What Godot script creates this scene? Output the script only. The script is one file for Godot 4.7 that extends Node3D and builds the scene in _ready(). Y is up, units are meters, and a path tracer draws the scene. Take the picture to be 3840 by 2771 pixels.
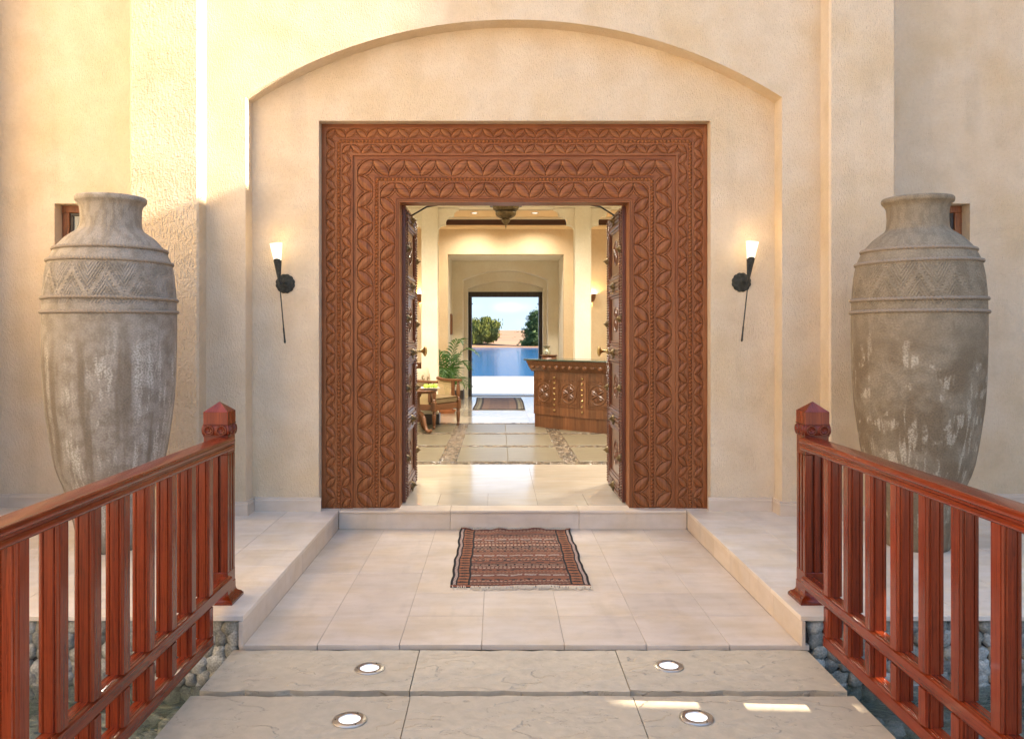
extends Node3D

const FL := 0.147          # level of the platform and of the hall floor above the landing
const SUN_TO := Vector3(1.0, 0.43, 0.055)

# ---------------------------------------------------------------- mesh builder
class MB:
	var st := SurfaceTool.new()
	var xf := Transform3D.IDENTITY
	var g := 1
	var uo := Vector2.ZERO
	var sg := 1
	var col = null
	func _init():
		st.begin(Mesh.PRIMITIVE_TRIANGLES)
	func uvp(p: Vector3, n: Vector3) -> Vector2:
		var a := n.abs()
		var ax := 2
		if a.x >= a.y and a.x >= a.z:
			ax = 0
		elif a.y >= a.z:
			ax = 1
		var o0 := 1 if ax == 0 else 0
		var o1 := 1 if ax == 2 else 2
		if o0 == g:
			return Vector2(p[o1], p[o0]) + uo
		return Vector2(p[o0], p[o1]) + uo
	func vert(p: Vector3, uv: Vector2):
		st.set_uv(uv)
		st.add_vertex(xf * p)
	func polyuv(pts: Array, uvs: Array, out: Vector3, group := -1):
		var n := Vector3.ZERO
		for i in pts.size():
			var p: Vector3 = pts[i]
			var q: Vector3 = pts[(i + 1) % pts.size()]
			n += Vector3((p.y - q.y) * (p.z + q.z), (p.z - q.z) * (p.x + q.x), (p.x - q.x) * (p.y + q.y))
		if n.length_squared() < 1e-20:
			return
		var flip := n.dot(out) < 0.0
		if col != null:
			st.set_color(col)
		st.set_smooth_group(group)
		for i in range(1, pts.size() - 1):
			var b := i + 1
			var c := i
			if flip:
				b = i
				c = i + 1
			if (pts[b] - pts[0]).cross(pts[c] - pts[0]).length_squared() < 1e-22:
				continue
			vert(pts[0], uvs[0])
			vert(pts[b], uvs[b])
			vert(pts[c], uvs[c])
	func poly(pts: Array, out: Vector3, group := -1):
		var uvs := []
		for p in pts:
			uvs.append(uvp(p, out))
		polyuv(pts, uvs, out, group)
	func box(c: Vector3, s: Vector3, b := 0.0):
		var h := s * 0.5
		b = minf(b, minf(h.x, minf(h.y, h.z)) * 0.95)
		for ax in 3:
			var o0 := (ax + 1) % 3
			var o1 := (ax + 2) % 3
			for sn in [-1.0, 1.0]:
				var pts := []
				for k in [[-1, -1], [1, -1], [1, 1], [-1, 1]]:
					var p := Vector3.ZERO
					p[ax] = sn * h[ax]
					p[o0] = k[0] * (h[o0] - b)
					p[o1] = k[1] * (h[o1] - b)
					pts.append(c + p)
				var out := Vector3.ZERO
				out[ax] = sn
				poly(pts, out)
		if b <= 0.0:
			return
		for ax in 3:
			var o0 := (ax + 1) % 3
			var o1 := (ax + 2) % 3
			for s0 in [-1.0, 1.0]:
				for s1 in [-1.0, 1.0]:
					var pts := []
					for k in [[-1, 0], [1, 0], [1, 1], [-1, 1]]:
						var p := Vector3.ZERO
						p[ax] = k[0] * (h[ax] - b)
						p[o0] = s0 * (h[o0] - (0.0 if k[1] == 0 else b))
						p[o1] = s1 * (h[o1] - (b if k[1] == 0 else 0.0))
						pts.append(c + p)
					var out := Vector3.ZERO
					out[o0] = s0
					out[o1] = s1 * 0.99
					poly(pts, out)
		for sx in [-1.0, 1.0]:
			for sy in [-1.0, 1.0]:
				for sz in [-1.0, 1.0]:
					poly([c + Vector3(sx * h.x, sy * (h.y - b), sz * (h.z - b)), c + Vector3(sx * (h.x - b), sy * h.y, sz * (h.z - b)), c + Vector3(sx * (h.x - b), sy * (h.y - b), sz * h.z)], Vector3(sx, sy, sz))
	func bx(x0, x1, y0, y1, z0, z1, b := 0.0):
		box(Vector3(x0 + x1, y0 + y1, z0 + z1) * 0.5, Vector3(absf(x1 - x0), absf(y1 - y0), absf(z1 - z0)), b)
	# sweep a closed outline along a straight line
	func sweep(pr: Array, a: Vector3, b: Vector3, side: Vector3, up: Vector3, caps := true):
		var area := 0.0
		for i in pr.size():
			var p: Vector2 = pr[i]
			var q: Vector2 = pr[(i + 1) % pr.size()]
			area += p.cross(q)
		var pp := pr.duplicate()
		if area < 0.0:
			pp.reverse()
		var n := pp.size()
		var u := 0.0
		var ln := a.distance_to(b)
		var grp := sg
		var first := sg
		for i in n:
			var p: Vector2 = pp[i]
			var q: Vector2 = pp[(i + 1) % n]
			var r: Vector2 = pp[(i + 2) % n]
			var e := q - p
			var out := side * e.y - up * e.x
			var du := e.length()
			polyuv([a + side * p.x + up * p.y, a + side * q.x + up * q.y, b + side * q.x + up * q.y, b + side * p.x + up * p.y],
				[Vector2(u, 0) + uo, Vector2(u + du, 0) + uo, Vector2(u + du, ln) + uo, Vector2(u, ln) + uo], out, grp)
			u += du
			if absf(e.angle_to(r - q)) > 0.75:
				sg += 1
				grp = sg
		sg += 1
		if caps:
			var v2 := PackedVector2Array(pp)
			var tr := Geometry2D.triangulate_polygon(v2)
			var d := (b - a).normalized()
			for k in range(0, tr.size(), 3):
				var ta := []
				var tb := []
				for m in 3:
					var p: Vector2 = pp[tr[k + m]]
					ta.append(a + side * p.x + up * p.y)
					tb.append(b + side * p.x + up * p.y)
				poly(ta, -d)
				poly(tb, d)
	# outline in x, y pushed from z0 to z1
	func slab(pr: Array, z0: float, z1: float):
		var pp := pr.duplicate()
		var v2 := PackedVector2Array(pp)
		if Geometry2D.is_polygon_clockwise(v2):
			pp.reverse()
			v2 = PackedVector2Array(pp)
		var tr := Geometry2D.triangulate_polygon(v2)
		for k in range(0, tr.size(), 3):
			var ta := []
			var tb := []
			for m in 3:
				var p: Vector2 = pp[tr[k + m]]
				ta.append(Vector3(p.x, p.y, z0))
				tb.append(Vector3(p.x, p.y, z1))
			poly(ta, Vector3(0, 0, z0 - z1))
			poly(tb, Vector3(0, 0, z1 - z0))
		var area := 0.0
		for i in pp.size():
			area += pp[i].cross(pp[(i + 1) % pp.size()])
		var sgn := 1.0 if area > 0 else -1.0
		for i in pp.size():
			var p: Vector2 = pp[i]
			var q: Vector2 = pp[(i + 1) % pp.size()]
			var e := (q - p) * sgn
			poly([Vector3(p.x, p.y, z0), Vector3(q.x, q.y, z0), Vector3(q.x, q.y, z1), Vector3(p.x, p.y, z1)], Vector3(e.y, -e.x, 0))
	func lathe(pr: Array, segs: int, us := 1.0, vs := 1.0, a0 := 0.0, a1 := TAU, scal := 0.0, lobes := 0):
		var v := 0.0
		var grp := sg
		for j in pr.size() - 1:
			var p: Vector2 = pr[j]
			var q: Vector2 = pr[j + 1]
			var e := q - p
			var dv := e.length()
			for i in segs:
				var t0 := lerpf(a0, a1, float(i) / segs)
				var t1 := lerpf(a0, a1, float(i + 1) / segs)
				var k0 := 1.0 + scal * absf(sin(lobes * t0 * 0.5))
				var k1 := 1.0 + scal * absf(sin(lobes * t1 * 0.5))
				var d0 := Vector3(sin(t0), 0, cos(t0)) * k0
				var d1 := Vector3(sin(t1), 0, cos(t1)) * k1
				var pts := [d0 * p.x + Vector3.UP * p.y, d1 * p.x + Vector3.UP * p.y, d1 * q.x + Vector3.UP * q.y, d0 * q.x + Vector3.UP * q.y]
				var m := (d0 + d1).normalized()
				polyuv(pts, [Vector2(t0 / TAU * us, v * vs) + uo, Vector2(t1 / TAU * us, v * vs) + uo, Vector2(t1 / TAU * us, (v + dv) * vs) + uo, Vector2(t0 / TAU * us, (v + dv) * vs) + uo], m * e.y - Vector3.UP * e.x, grp)
			v += dv
			if j < pr.size() - 2 and absf(e.angle_to(pr[j + 2] - q)) > 0.7:
				sg += 1
				grp = sg
		sg += 1
	func tube(pts: Array, rad, segs := 8, caps := true):
		var nrm := Vector3.ZERO
		var rings := []
		var ln := 0.0
		var lens := []
		for i in pts.size():
			var t: Vector3 = (pts[mini(i + 1, pts.size() - 1)] - pts[maxi(i - 1, 0)]).normalized()
			if i == 0:
				nrm = t.cross(Vector3.RIGHT if absf(t.x) < 0.8 else Vector3.UP).normalized()
			else:
				ln += pts[i].distance_to(pts[i - 1])
				nrm = (nrm - t * nrm.dot(t)).normalized()
			lens.append(ln)
			var bi := t.cross(nrm)
			var r: float = rad[i] if rad is Array else rad
			var ring := []
			for k in segs:
				var a := TAU * k / segs
				ring.append(pts[i] + (nrm * cos(a) + bi * sin(a)) * r)
			rings.append(ring)
		for i in pts.size() - 1:
			var c: Vector3 = (pts[i] + pts[i + 1]) * 0.5
			for k in segs:
				var k1 := (k + 1) % segs
				var q := [rings[i][k], rings[i][k1], rings[i + 1][k1], rings[i + 1][k]]
				var mid: Vector3 = (q[0] + q[1] + q[2] + q[3]) * 0.25 - c
				polyuv(q, [Vector2(k * 0.02, lens[i]) + uo, Vector2((k + 1) * 0.02, lens[i]) + uo, Vector2((k + 1) * 0.02, lens[i + 1]) + uo, Vector2(k * 0.02, lens[i + 1]) + uo], mid, sg)
		sg += 1
		if caps:
			poly(rings[0].duplicate(), pts[0] - pts[1])
			poly(rings[-1].duplicate(), pts[-1] - pts[-2])
	# f(i / nu, j / nv) -> Vector3, smooth
	func grid(nu: int, nv: int, f: Callable, out: Vector3, uvf = null):
		var P := []
		var U := []
		for j in nv + 1:
			for i in nu + 1:
				var a := float(i) / nu
				var b := float(j) / nv
				P.append(f.call(a, b))
				U.append(uvf.call(a, b) if uvf != null else Vector2(a, b))
		var w := nu + 1
		st.set_smooth_group(sg)
		var flip := 0
		for j in nv:
			for i in nu:
				var k := j * w + i
				if flip == 0:
					var n: Vector3 = (P[k + 1] - P[k]).cross(P[k + w] - P[k])
					flip = 1 if n.dot(out) >= 0 else -1
				var q := [k, k + 1, k + w + 1, k + w]
				var o := [0, 2, 1, 0, 3, 2] if flip > 0 else [0, 1, 2, 0, 2, 3]
				for m in o:
					vert(P[q[m]], U[q[m]])
		sg += 1
	func commit() -> ArrayMesh:
		st.generate_normals()
		st.index()
		return st.commit()

# ---------------------------------------------------------------- scene helpers
var rng := RandomNumberGenerator.new()
var taken := {}

func numbered(n: String) -> String:
	taken[n] = taken.get(n, -1) + 1
	return n if taken[n] == 0 else "%s_%03d" % [n, taken[n]]

func obj(called: String, m, mt: Material, parent: Node = null) -> MeshInstance3D:
	var o := MeshInstance3D.new()
	if parent == null:
		o.name = numbered(called)
		parent = self
	else:
		var c := {}
		if parent.has_meta("_names"):
			c = parent.get_meta("_names")
		c[called] = c.get(called, -1) + 1
		parent.set_meta("_names", c)
		o.name = called if c[called] == 0 else "%s_%03d" % [called, c[called]]
	o.mesh = m.commit() if m is MB else m
	o.material_override = mt
	parent.add_child(o, true)
	return o

func tag(o: Node, label: String, category: String, group := "") -> Node:
	o.set_meta("label", label)
	o.set_meta("category", category)
	if group != "":
		o.set_meta("group", group)
	return o

func thing(called: String, label: String, category: String, at := Vector3.ZERO, turn := 0.0, group := "") -> Node3D:
	var o := Node3D.new()
	o.name = numbered(called)
	add_child(o, true)
	o.position = at
	o.rotation.y = turn
	tag(o, label, category, group)
	return o

func structure(called: String) -> Node3D:
	var o := Node3D.new()
	o.name = numbered(called)
	add_child(o, true)
	o.set_meta("kind", "structure")
	return o

func stuff(o: Node) -> Node:
	o.set_meta("kind", "stuff")
	return o

func dup(src: Node3D, label: String, at: Vector3, turn := 0.0) -> Node3D:
	var base: String = src.name
	var r: Node3D = src.duplicate()
	r.name = numbered(base)
	add_child(r, true)
	r.position = at
	r.rotation.y = turn
	r.set_meta("label", label)
	return r

# ---------------------------------------------------------------- textures and materials
func seam(w: int, h: int, freq: float, sd: int, oct := 4, kind := FastNoiseLite.TYPE_SIMPLEX_SMOOTH) -> Image:
	var n := FastNoiseLite.new()
	n.noise_type = kind
	n.frequency = freq
	n.seed = sd
	n.fractal_octaves = oct
	if kind == FastNoiseLite.TYPE_CELLULAR:
		n.fractal_type = FastNoiseLite.FRACTAL_NONE
		n.cellular_return_type = FastNoiseLite.RETURN_DISTANCE
	var im := n.get_seamless_image(w, h, false, false, 0.2, true)
	im.convert(Image.FORMAT_L8)
	return im

func stretched(w: int, h: int, sw: int, sh: int, freq: float, sd: int, oct := 4) -> PackedByteArray:
	var im := seam(sw, sh, freq, sd, oct)
	im.resize(w, h, Image.INTERPOLATE_CUBIC)
	return im.get_data()

func gray_tex(w: int, h: int, d: PackedByteArray) -> ImageTexture:
	return ImageTexture.create_from_image(Image.create_from_data(w, h, false, Image.FORMAT_L8, d))

func rgb_tex(w: int, h: int, f: Callable) -> ImageTexture:
	var d := PackedByteArray()
	d.resize(w * h * 3)
	var k := 0
	for y in h:
		for x in w:
			var c: Color = f.call(x, y)
			d[k] = int(clampf(c.r, 0, 1) * 255.0)
			d[k + 1] = int(clampf(c.g, 0, 1) * 255.0)
			d[k + 2] = int(clampf(c.b, 0, 1) * 255.0)
			k += 3
	return ImageTexture.create_from_image(Image.create_from_data(w, h, false, Image.FORMAT_RGB8, d))

func lin(r: float, g: float, b: float) -> Color:
	return Color(r, g, b).linear_to_srgb()

func mat(c: Color, rough := 0.8, tx: Texture2D = null, uvs := 1.0, tri := false, hm: Texture2D = null, hs := 0.0) -> StandardMaterial3D:
	var m := StandardMaterial3D.new()
	m.albedo_color = c
	m.roughness = rough
	if tx:
		m.albedo_texture = tx
	if hm:
		m.heightmap_enabled = true
		m.heightmap_texture = hm
		m.heightmap_scale = hs
	m.uv1_scale = Vector3.ONE * uvs
	if tri:
		m.uv1_triplanar = true
		m.uv1_world_triplanar = true
		m.uv1_triplanar_sharpness = 6.0
	return m

func tint(m: StandardMaterial3D, k: float, warm := 0.0) -> StandardMaterial3D:
	var r: StandardMaterial3D = m.duplicate()
	var l := m.albedo_color.srgb_to_linear()
	r.albedo_color = lin(l.r * k * (1.0 + warm), l.g * k, l.b * k * (1.0 - warm))
	return r

var T := {}
var M := {}

func make_textures():
	# grain of wood: along v, and the same along u
	var N := 512
	var ga := stretched(N, N, 256, 16, 0.05, 3, 3)
	var gb := stretched(N, N, 512, 40, 0.16, 8, 3)
	var gc := seam(N, N, 0.012, 21, 3).get_data()
	var gd := stretched(N, N, 512, 100, 0.4, 5, 2)
	var wood := func(x, y):
		var i: int = y * N + x
		var a := ga[i] / 255.0
		var b := gb[i] / 255.0
		var c := gc[i] / 255.0
		var d := gd[i] / 255.0
		var k := 0.33 + 0.34 * a + 0.48 * b + 0.12 * c
		k = lerpf(0.42, 1.16, clampf(k - 0.1, 0, 1))
		k *= 1.0 - 0.22 * smoothstep(0.62, 0.85, d)
		return Color(k, k * lerpf(0.90, 1.02, a), k * lerpf(0.82, 1.02, a))
	T.wood = rgb_tex(N, N, wood)
	var wi: Image = T.wood.get_image().duplicate()
	wi.rotate_90(CLOCKWISE)
	T.wood_h = ImageTexture.create_from_image(wi)
	var wb := PackedByteArray()
	wb.resize(N * N)
	for i in N * N:
		wb[i] = int(clampf(gb[i] * 0.5 + gd[i] * 0.5, 0, 255))
	T.wood_bump = gray_tex(N, N, wb)
	# soft unevenness that everything painted or plastered has
	var ma := seam(N, N, 0.006, 31, 5).get_data()
	var mb := seam(N, N, 0.05, 32, 3).get_data()
	T.mottle = rgb_tex(N, N, func(x, y):
		var i: int = y * N + x
		var a := ma[i] / 255.0
		var b := mb[i] / 255.0
		var k := 0.965 + 0.03 * a + 0.03 * (b - 0.5)
		return Color(k, k * lerpf(0.975, 1.0, a), k * lerpf(0.94, 1.0, a)))
	# rendered wall: lumps a couple of centimetres across, trowel ridges
	var S := 1024
	var sa := seam(S, S, 0.075, 41, 3).get_data()
	var sb := stretched(S, S, 1024, 340, 0.07, 42, 3)
	var sc := seam(S, S, 0.012, 43, 4).get_data()
	var sd := PackedByteArray()
	sd.resize(S * S)
	for i in S * S:
		var r := 1.0 - absf(sc[i] / 255.0 - 0.5) * 14.0
		var b := (sb[i] / 255.0 - 0.35) * 1.5
		sd[i] = int(clampf(0.24 + 0.30 * sa[i] / 255.0 + 0.34 * clampf(b, 0.0, 1.0) + 0.10 * maxf(r, 0.0) * smoothstep(90, 170, sa[i]), 0, 1) * 255.0)
	T.stucco = gray_tex(S, S, sd)
	# fine smooth stone
	var la := seam(N, N, 0.008, 51, 5).get_data()
	var lb := stretched(N, N, 128, 512, 0.03, 52, 4)
	var lc := seam(N, N, 0.25, 53, 2).get_data()
	T.lime = rgb_tex(N, N, func(x, y):
		var i: int = y * N + x
		var a := la[i] / 255.0
		var b := lb[i] / 255.0
		var k := 0.90 + 0.07 * a + 0.04 * b
		k *= 1.0 - 0.12 * smoothstep(0.80, 0.95, lc[i] / 255.0)
		return Color(k, k * lerpf(0.98, 1.0, b), k * lerpf(0.94, 1.0, b)))
	T.fine = ImageTexture.create_from_image(seam(N, N, 0.12, 54, 4))
	# riven sandstone: terraces with sharp little edges
	var ra := stretched(S, S, 420, 1024, 0.006, 61, 6)
	var rm := seam(S, S, 0.005, 63, 2).get_data()
	var rb := seam(S, S, 0.03, 62, 4).get_data()
	var rd := PackedByteArray()
	rd.resize(S * S)
	for i in S * S:
		var h := ra[i] / 255.0 * 4.0 + (rb[i] / 255.0 - 0.5) * 0.35
		var f := h - floorf(h)
		var on := smoothstep(0.42, 0.62, rm[i] / 255.0)
		rd[i] = int(clampf(lerpf(h, floorf(h) + smoothstep(0.0, 0.08, f) * 0.85 + f * 0.15, on) / 5.0 + (rb[i] / 255.0 - 0.5) * 0.10, 0, 1) * 255.0)
	T.riven = gray_tex(S, S, rd)
	T.riven_col = rgb_tex(S, S, func(x, y):
		var i: int = y * S + x
		var h := ra[i] / 255.0 * 4.0 + (rb[i] / 255.0 - 0.5) * 0.35
		var f := h - floorf(h)
		var k := 0.90 + 0.10 * (rb[i] / 255.0) - 0.16 * (1.0 - smoothstep(0.0, 0.035, f))
		var w := ra[(i * 7 + 5000) % (S * S)] / 255.0
		return Color(k, k * 0.985, k * 0.955))
	# clay of the two big jars, one sheet round each
	var pa := stretched(S, S, 512, 48, 0.022, 71, 4)
	var pb := stretched(S, S, 1024, 160, 0.06, 72, 4)
	var pc := seam(S, S, 0.02, 73, 5).get_data()
	var pd := seam(S, S, 0.006, 74, 4).get_data()
	var pe := seam(S, S, 0.15, 75, 3).get_data()
	var pg := seam(S, S, 0.011, 76, 5).get_data()
	for kind in 2:
		T["clay" if kind == 0 else "clay_patchy"] = rgb_tex(S, S, func(x, y):
			var i: int = y * S + x
			var v := float(y) / S      # 0 foot, 1 rim
			var low := 1.0 - smoothstep(0.50, 0.66, v)
			var st := pa[i] / 255.0
			var gr := pe[i] / 255.0
			var c := Color(0.585, 0.55, 0.50) if kind == 0 else Color(0.56, 0.52, 0.455)
			c = c.lerp(Color(0.49, 0.45, 0.39), smoothstep(0.35, 0.75, pc[i] / 255.0) * 0.7)
			var pale := 0.0
			if kind == 0:
				c = c.lerp(Color(0.45, 0.40, 0.335), smoothstep(0.48, 0.70, st) * low * 0.75)
				pale = smoothstep(0.45, 0.75, 1.0 - st) * smoothstep(0.40, 0.62, pd[i] / 255.0 * 0.5 + pb[i] / 255.0 * 0.5) * low
				pale *= 0.45 + 1.0 * smoothstep(0.35, 0.6, gr)
			else:
				c = c.lerp(Color(0.46, 0.405, 0.33), smoothstep(0.30, 0.62, pd[i] / 255.0) * low * 0.9)
				pale = smoothstep(0.57, 0.78, pg[i] / 255.0) * smoothstep(0.3, 0.6, pb[i] / 255.0) * low
				pale = maxf(pale, smoothstep(0.62, 0.8, 1.0 - st) * smoothstep(0.5, 0.68, pb[i] / 255.0) * 0.75 * low)
				pale *= 0.6 + 0.7 * smoothstep(0.3, 0.55, gr)
			c = c.lerp(Color(0.78, 0.76, 0.71), clampf(pale, 0, 1) * 0.62)
			# salt and soil at the foot
			c = c.lerp(Color(0.45, 0.40, 0.33), (1.0 - smoothstep(0.0, 0.07, v + 0.05 * (pg[i] / 255.0 - 0.5))) * 0.6)
			var k := 0.86 + 0.24 * gr
			return Color(c.r * k, c.g * k, c.b * k))
	var pf := PackedByteArray()
	pf.resize(S * S)
	for i in S * S:
		pf[i] = int(pc[i] * 0.5 + pe[i] * 0.35 + pb[i] * 0.15)
	T.clay_bump = gray_tex(S, S, pf)
	var da := seam(N, N, 0.008, 91, 6).get_data()
	var db := stretched(N, N, 512, 60, 0.04, 92, 4)
	var dc := seam(N, N, 0.03, 93, 5).get_data()
	T.stain = rgb_tex(N, N, func(x, y):
		var i: int = y * N + x
		var a := smoothstep(0.35, 0.75, da[i] / 255.0)
		var b := smoothstep(0.55, 0.85, db[i] / 255.0) * smoothstep(0.3, 0.7, da[(i + 9000) % (N * N)] / 255.0)
		var c := smoothstep(0.55, 0.8, dc[i] / 255.0)
		var k := 1.0 - 0.015 * a - 0.03 * b - 0.02 * c
		return Color(k, k * lerpf(1.0, 0.985, a), k * lerpf(1.0, 0.95, a)))
	T.ripple = gray_tex(N, N, stretched(N, N, 256, 512, 0.03, 81, 4))
	T.pebble = rgb_tex(256, 256, func(x, y):
		var i: int = (y * 2) * N + x * 2
		var a := ma[i] / 255.0
		var b := mb[i] / 255.0
		var k := 0.55 + 0.35 * a + 0.35 * (b - 0.3)
		return Color(k, k, k * 0.97))

func rug_pattern(x: float, y: float, W: float, H: float) -> Color:
	var u := (x + 0.5) / W
	var v := (y + 0.5) / H
	var h1 := fmod(absf(sin(x * 12.9898 + y * 78.233) * 43758.5453), 1.0)
	var rust := Color(0.52, 0.31, 0.21)
	var ink := Color(0.07, 0.055, 0.06)
	var wool := Color(0.70, 0.64, 0.58)
	var c := rust
	var e := minf(u, 1.0 - u)
	if e < 0.016:
		c = ink
	elif e < 0.037:
		c = wool if (int(y / 3) + int(x / 2)) % 3 != 0 else Color(0.45, 0.22, 0.18)
	elif e < 0.05:
		c = ink
	elif e < 0.125:
		c = Color(0.55, 0.34, 0.22)
		var q := fmod(v * 24.0, 1.0) - 0.5
		var p := (e - 0.0875) / 0.036
		var d := absf(absf(q) * 2.4 + absf(p) * 0.55 - 0.62)
		if d < 0.13 or (absf(q) < 0.08 and absf(p) < 0.8) or (absf(absf(q) - 0.2) < 0.05 and fmod(absf(p) * 3.0, 1.0) < 0.5 and absf(p) < 0.7):
			c = ink.lerp(c, 0.12)
	elif e < 0.138:
		c = ink
	else:
		var row := int(v * 122.0)
		var r := fmod(absf(sin(row * 91.7) * 4375.85), 1.0)
		var wave := sin(u * 60.0 + row) * 0.5 + 0.5
		if r < 0.42:
			c = Color(0.50, 0.31, 0.22)
		elif r < 0.62:
			c = Color(0.36, 0.23, 0.19)
		elif r < 0.78:
			c = Color(0.56, 0.44, 0.35) if int(x / 4 + row) % 2 == 0 else Color(0.44, 0.27, 0.2)
		elif r < 0.92:
			c = Color(0.68, 0.55, 0.46) if int(x / 3) % 3 != 0 else Color(0.42, 0.25, 0.19)
		else:
			c = Color(0.2, 0.15, 0.15) if wave > 0.3 else rust
		for k in [0.16, 0.48, 0.78]:
			var dz: float = absf(v - k - 0.004 * sin(u * 40.0))
			if dz < 0.011:
				c = wool if absf(dz - 0.004) < 0.0032 and int(x / 5) % 6 != 0 else (ink if dz > 0.009 else Color(0.5, 0.3, 0.25))
		for k in [0.32, 0.63]:
			var dz: float = absf(v - k)
			if dz < 0.011:
				c = ink if dz > 0.006 or int(u * 75.0) % 5 == 0 else Color(0.62, 0.48, 0.4)
		for k in [0.09, 0.24, 0.40, 0.56, 0.70, 0.87]:
			var dz: float = absf(v - k)
			if dz < 0.007 and int(u * 90.0) % 5 < 2:
				c = Color(0.16, 0.10, 0.10)
	if v < 0.03 or v > 0.972:
		c = Color(0.60, 0.33, 0.22) if v < 0.018 or v > 0.984 else ink
	var k2 := 0.82 + 0.3 * h1
	return Color(c.r * k2, c.g * k2, c.b * k2)

func hall_rug_pattern(x: float, y: float, W: float, H: float) -> Color:
	var u := (x + 0.5) / W
	var v := (y + 0.5) / H
	var h1 := fmod(absf(sin(x * 12.9898 + y * 78.233) * 43758.5453), 1.0)
	var c := Color(0.47, 0.39, 0.37)
	var e := minf(u, 1.0 - u)
	if e < 0.03 or v < 0.03 or v > 0.97:
		c = Color(0.20, 0.17, 0.17)
	elif e < 0.06:
		c = Color(0.48, 0.45, 0.40)
	elif e < 0.14:
		c = Color(0.62, 0.60, 0.52) if fmod(v * 16.0, 1.0) > 0.35 and absf(e - 0.1) < 0.028 else Color(0.33, 0.32, 0.33)
	elif e < 0.17:
		c = Color(0.24, 0.22, 0.25)
	else:
		var d := absf(fmod(v * 5.0, 1.0) - 0.5) * 1.2 + absf(u - 0.5) * 3.2
		if fmod(d * 3.0, 1.0) < 0.28 and absf(u - 0.5) < 0.2:
			c = Color(0.26, 0.25, 0.32)
	var k2 := 0.85 + 0.28 * h1
	return Color(c.r * k2, c.g * k2, c.b * k2)

func stained(m: StandardMaterial3D, k: float):
	m.detail_enabled = true
	m.detail_albedo = T.stain
	m.detail_blend_mode = BaseMaterial3D.BLEND_MODE_MUL
	m.detail_uv_layer = BaseMaterial3D.DETAIL_UV_2
	m.uv2_triplanar = true
	m.uv2_world_triplanar = true
	m.uv2_triplanar_sharpness = 6.0
	m.uv2_scale = Vector3.ONE * k

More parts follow.
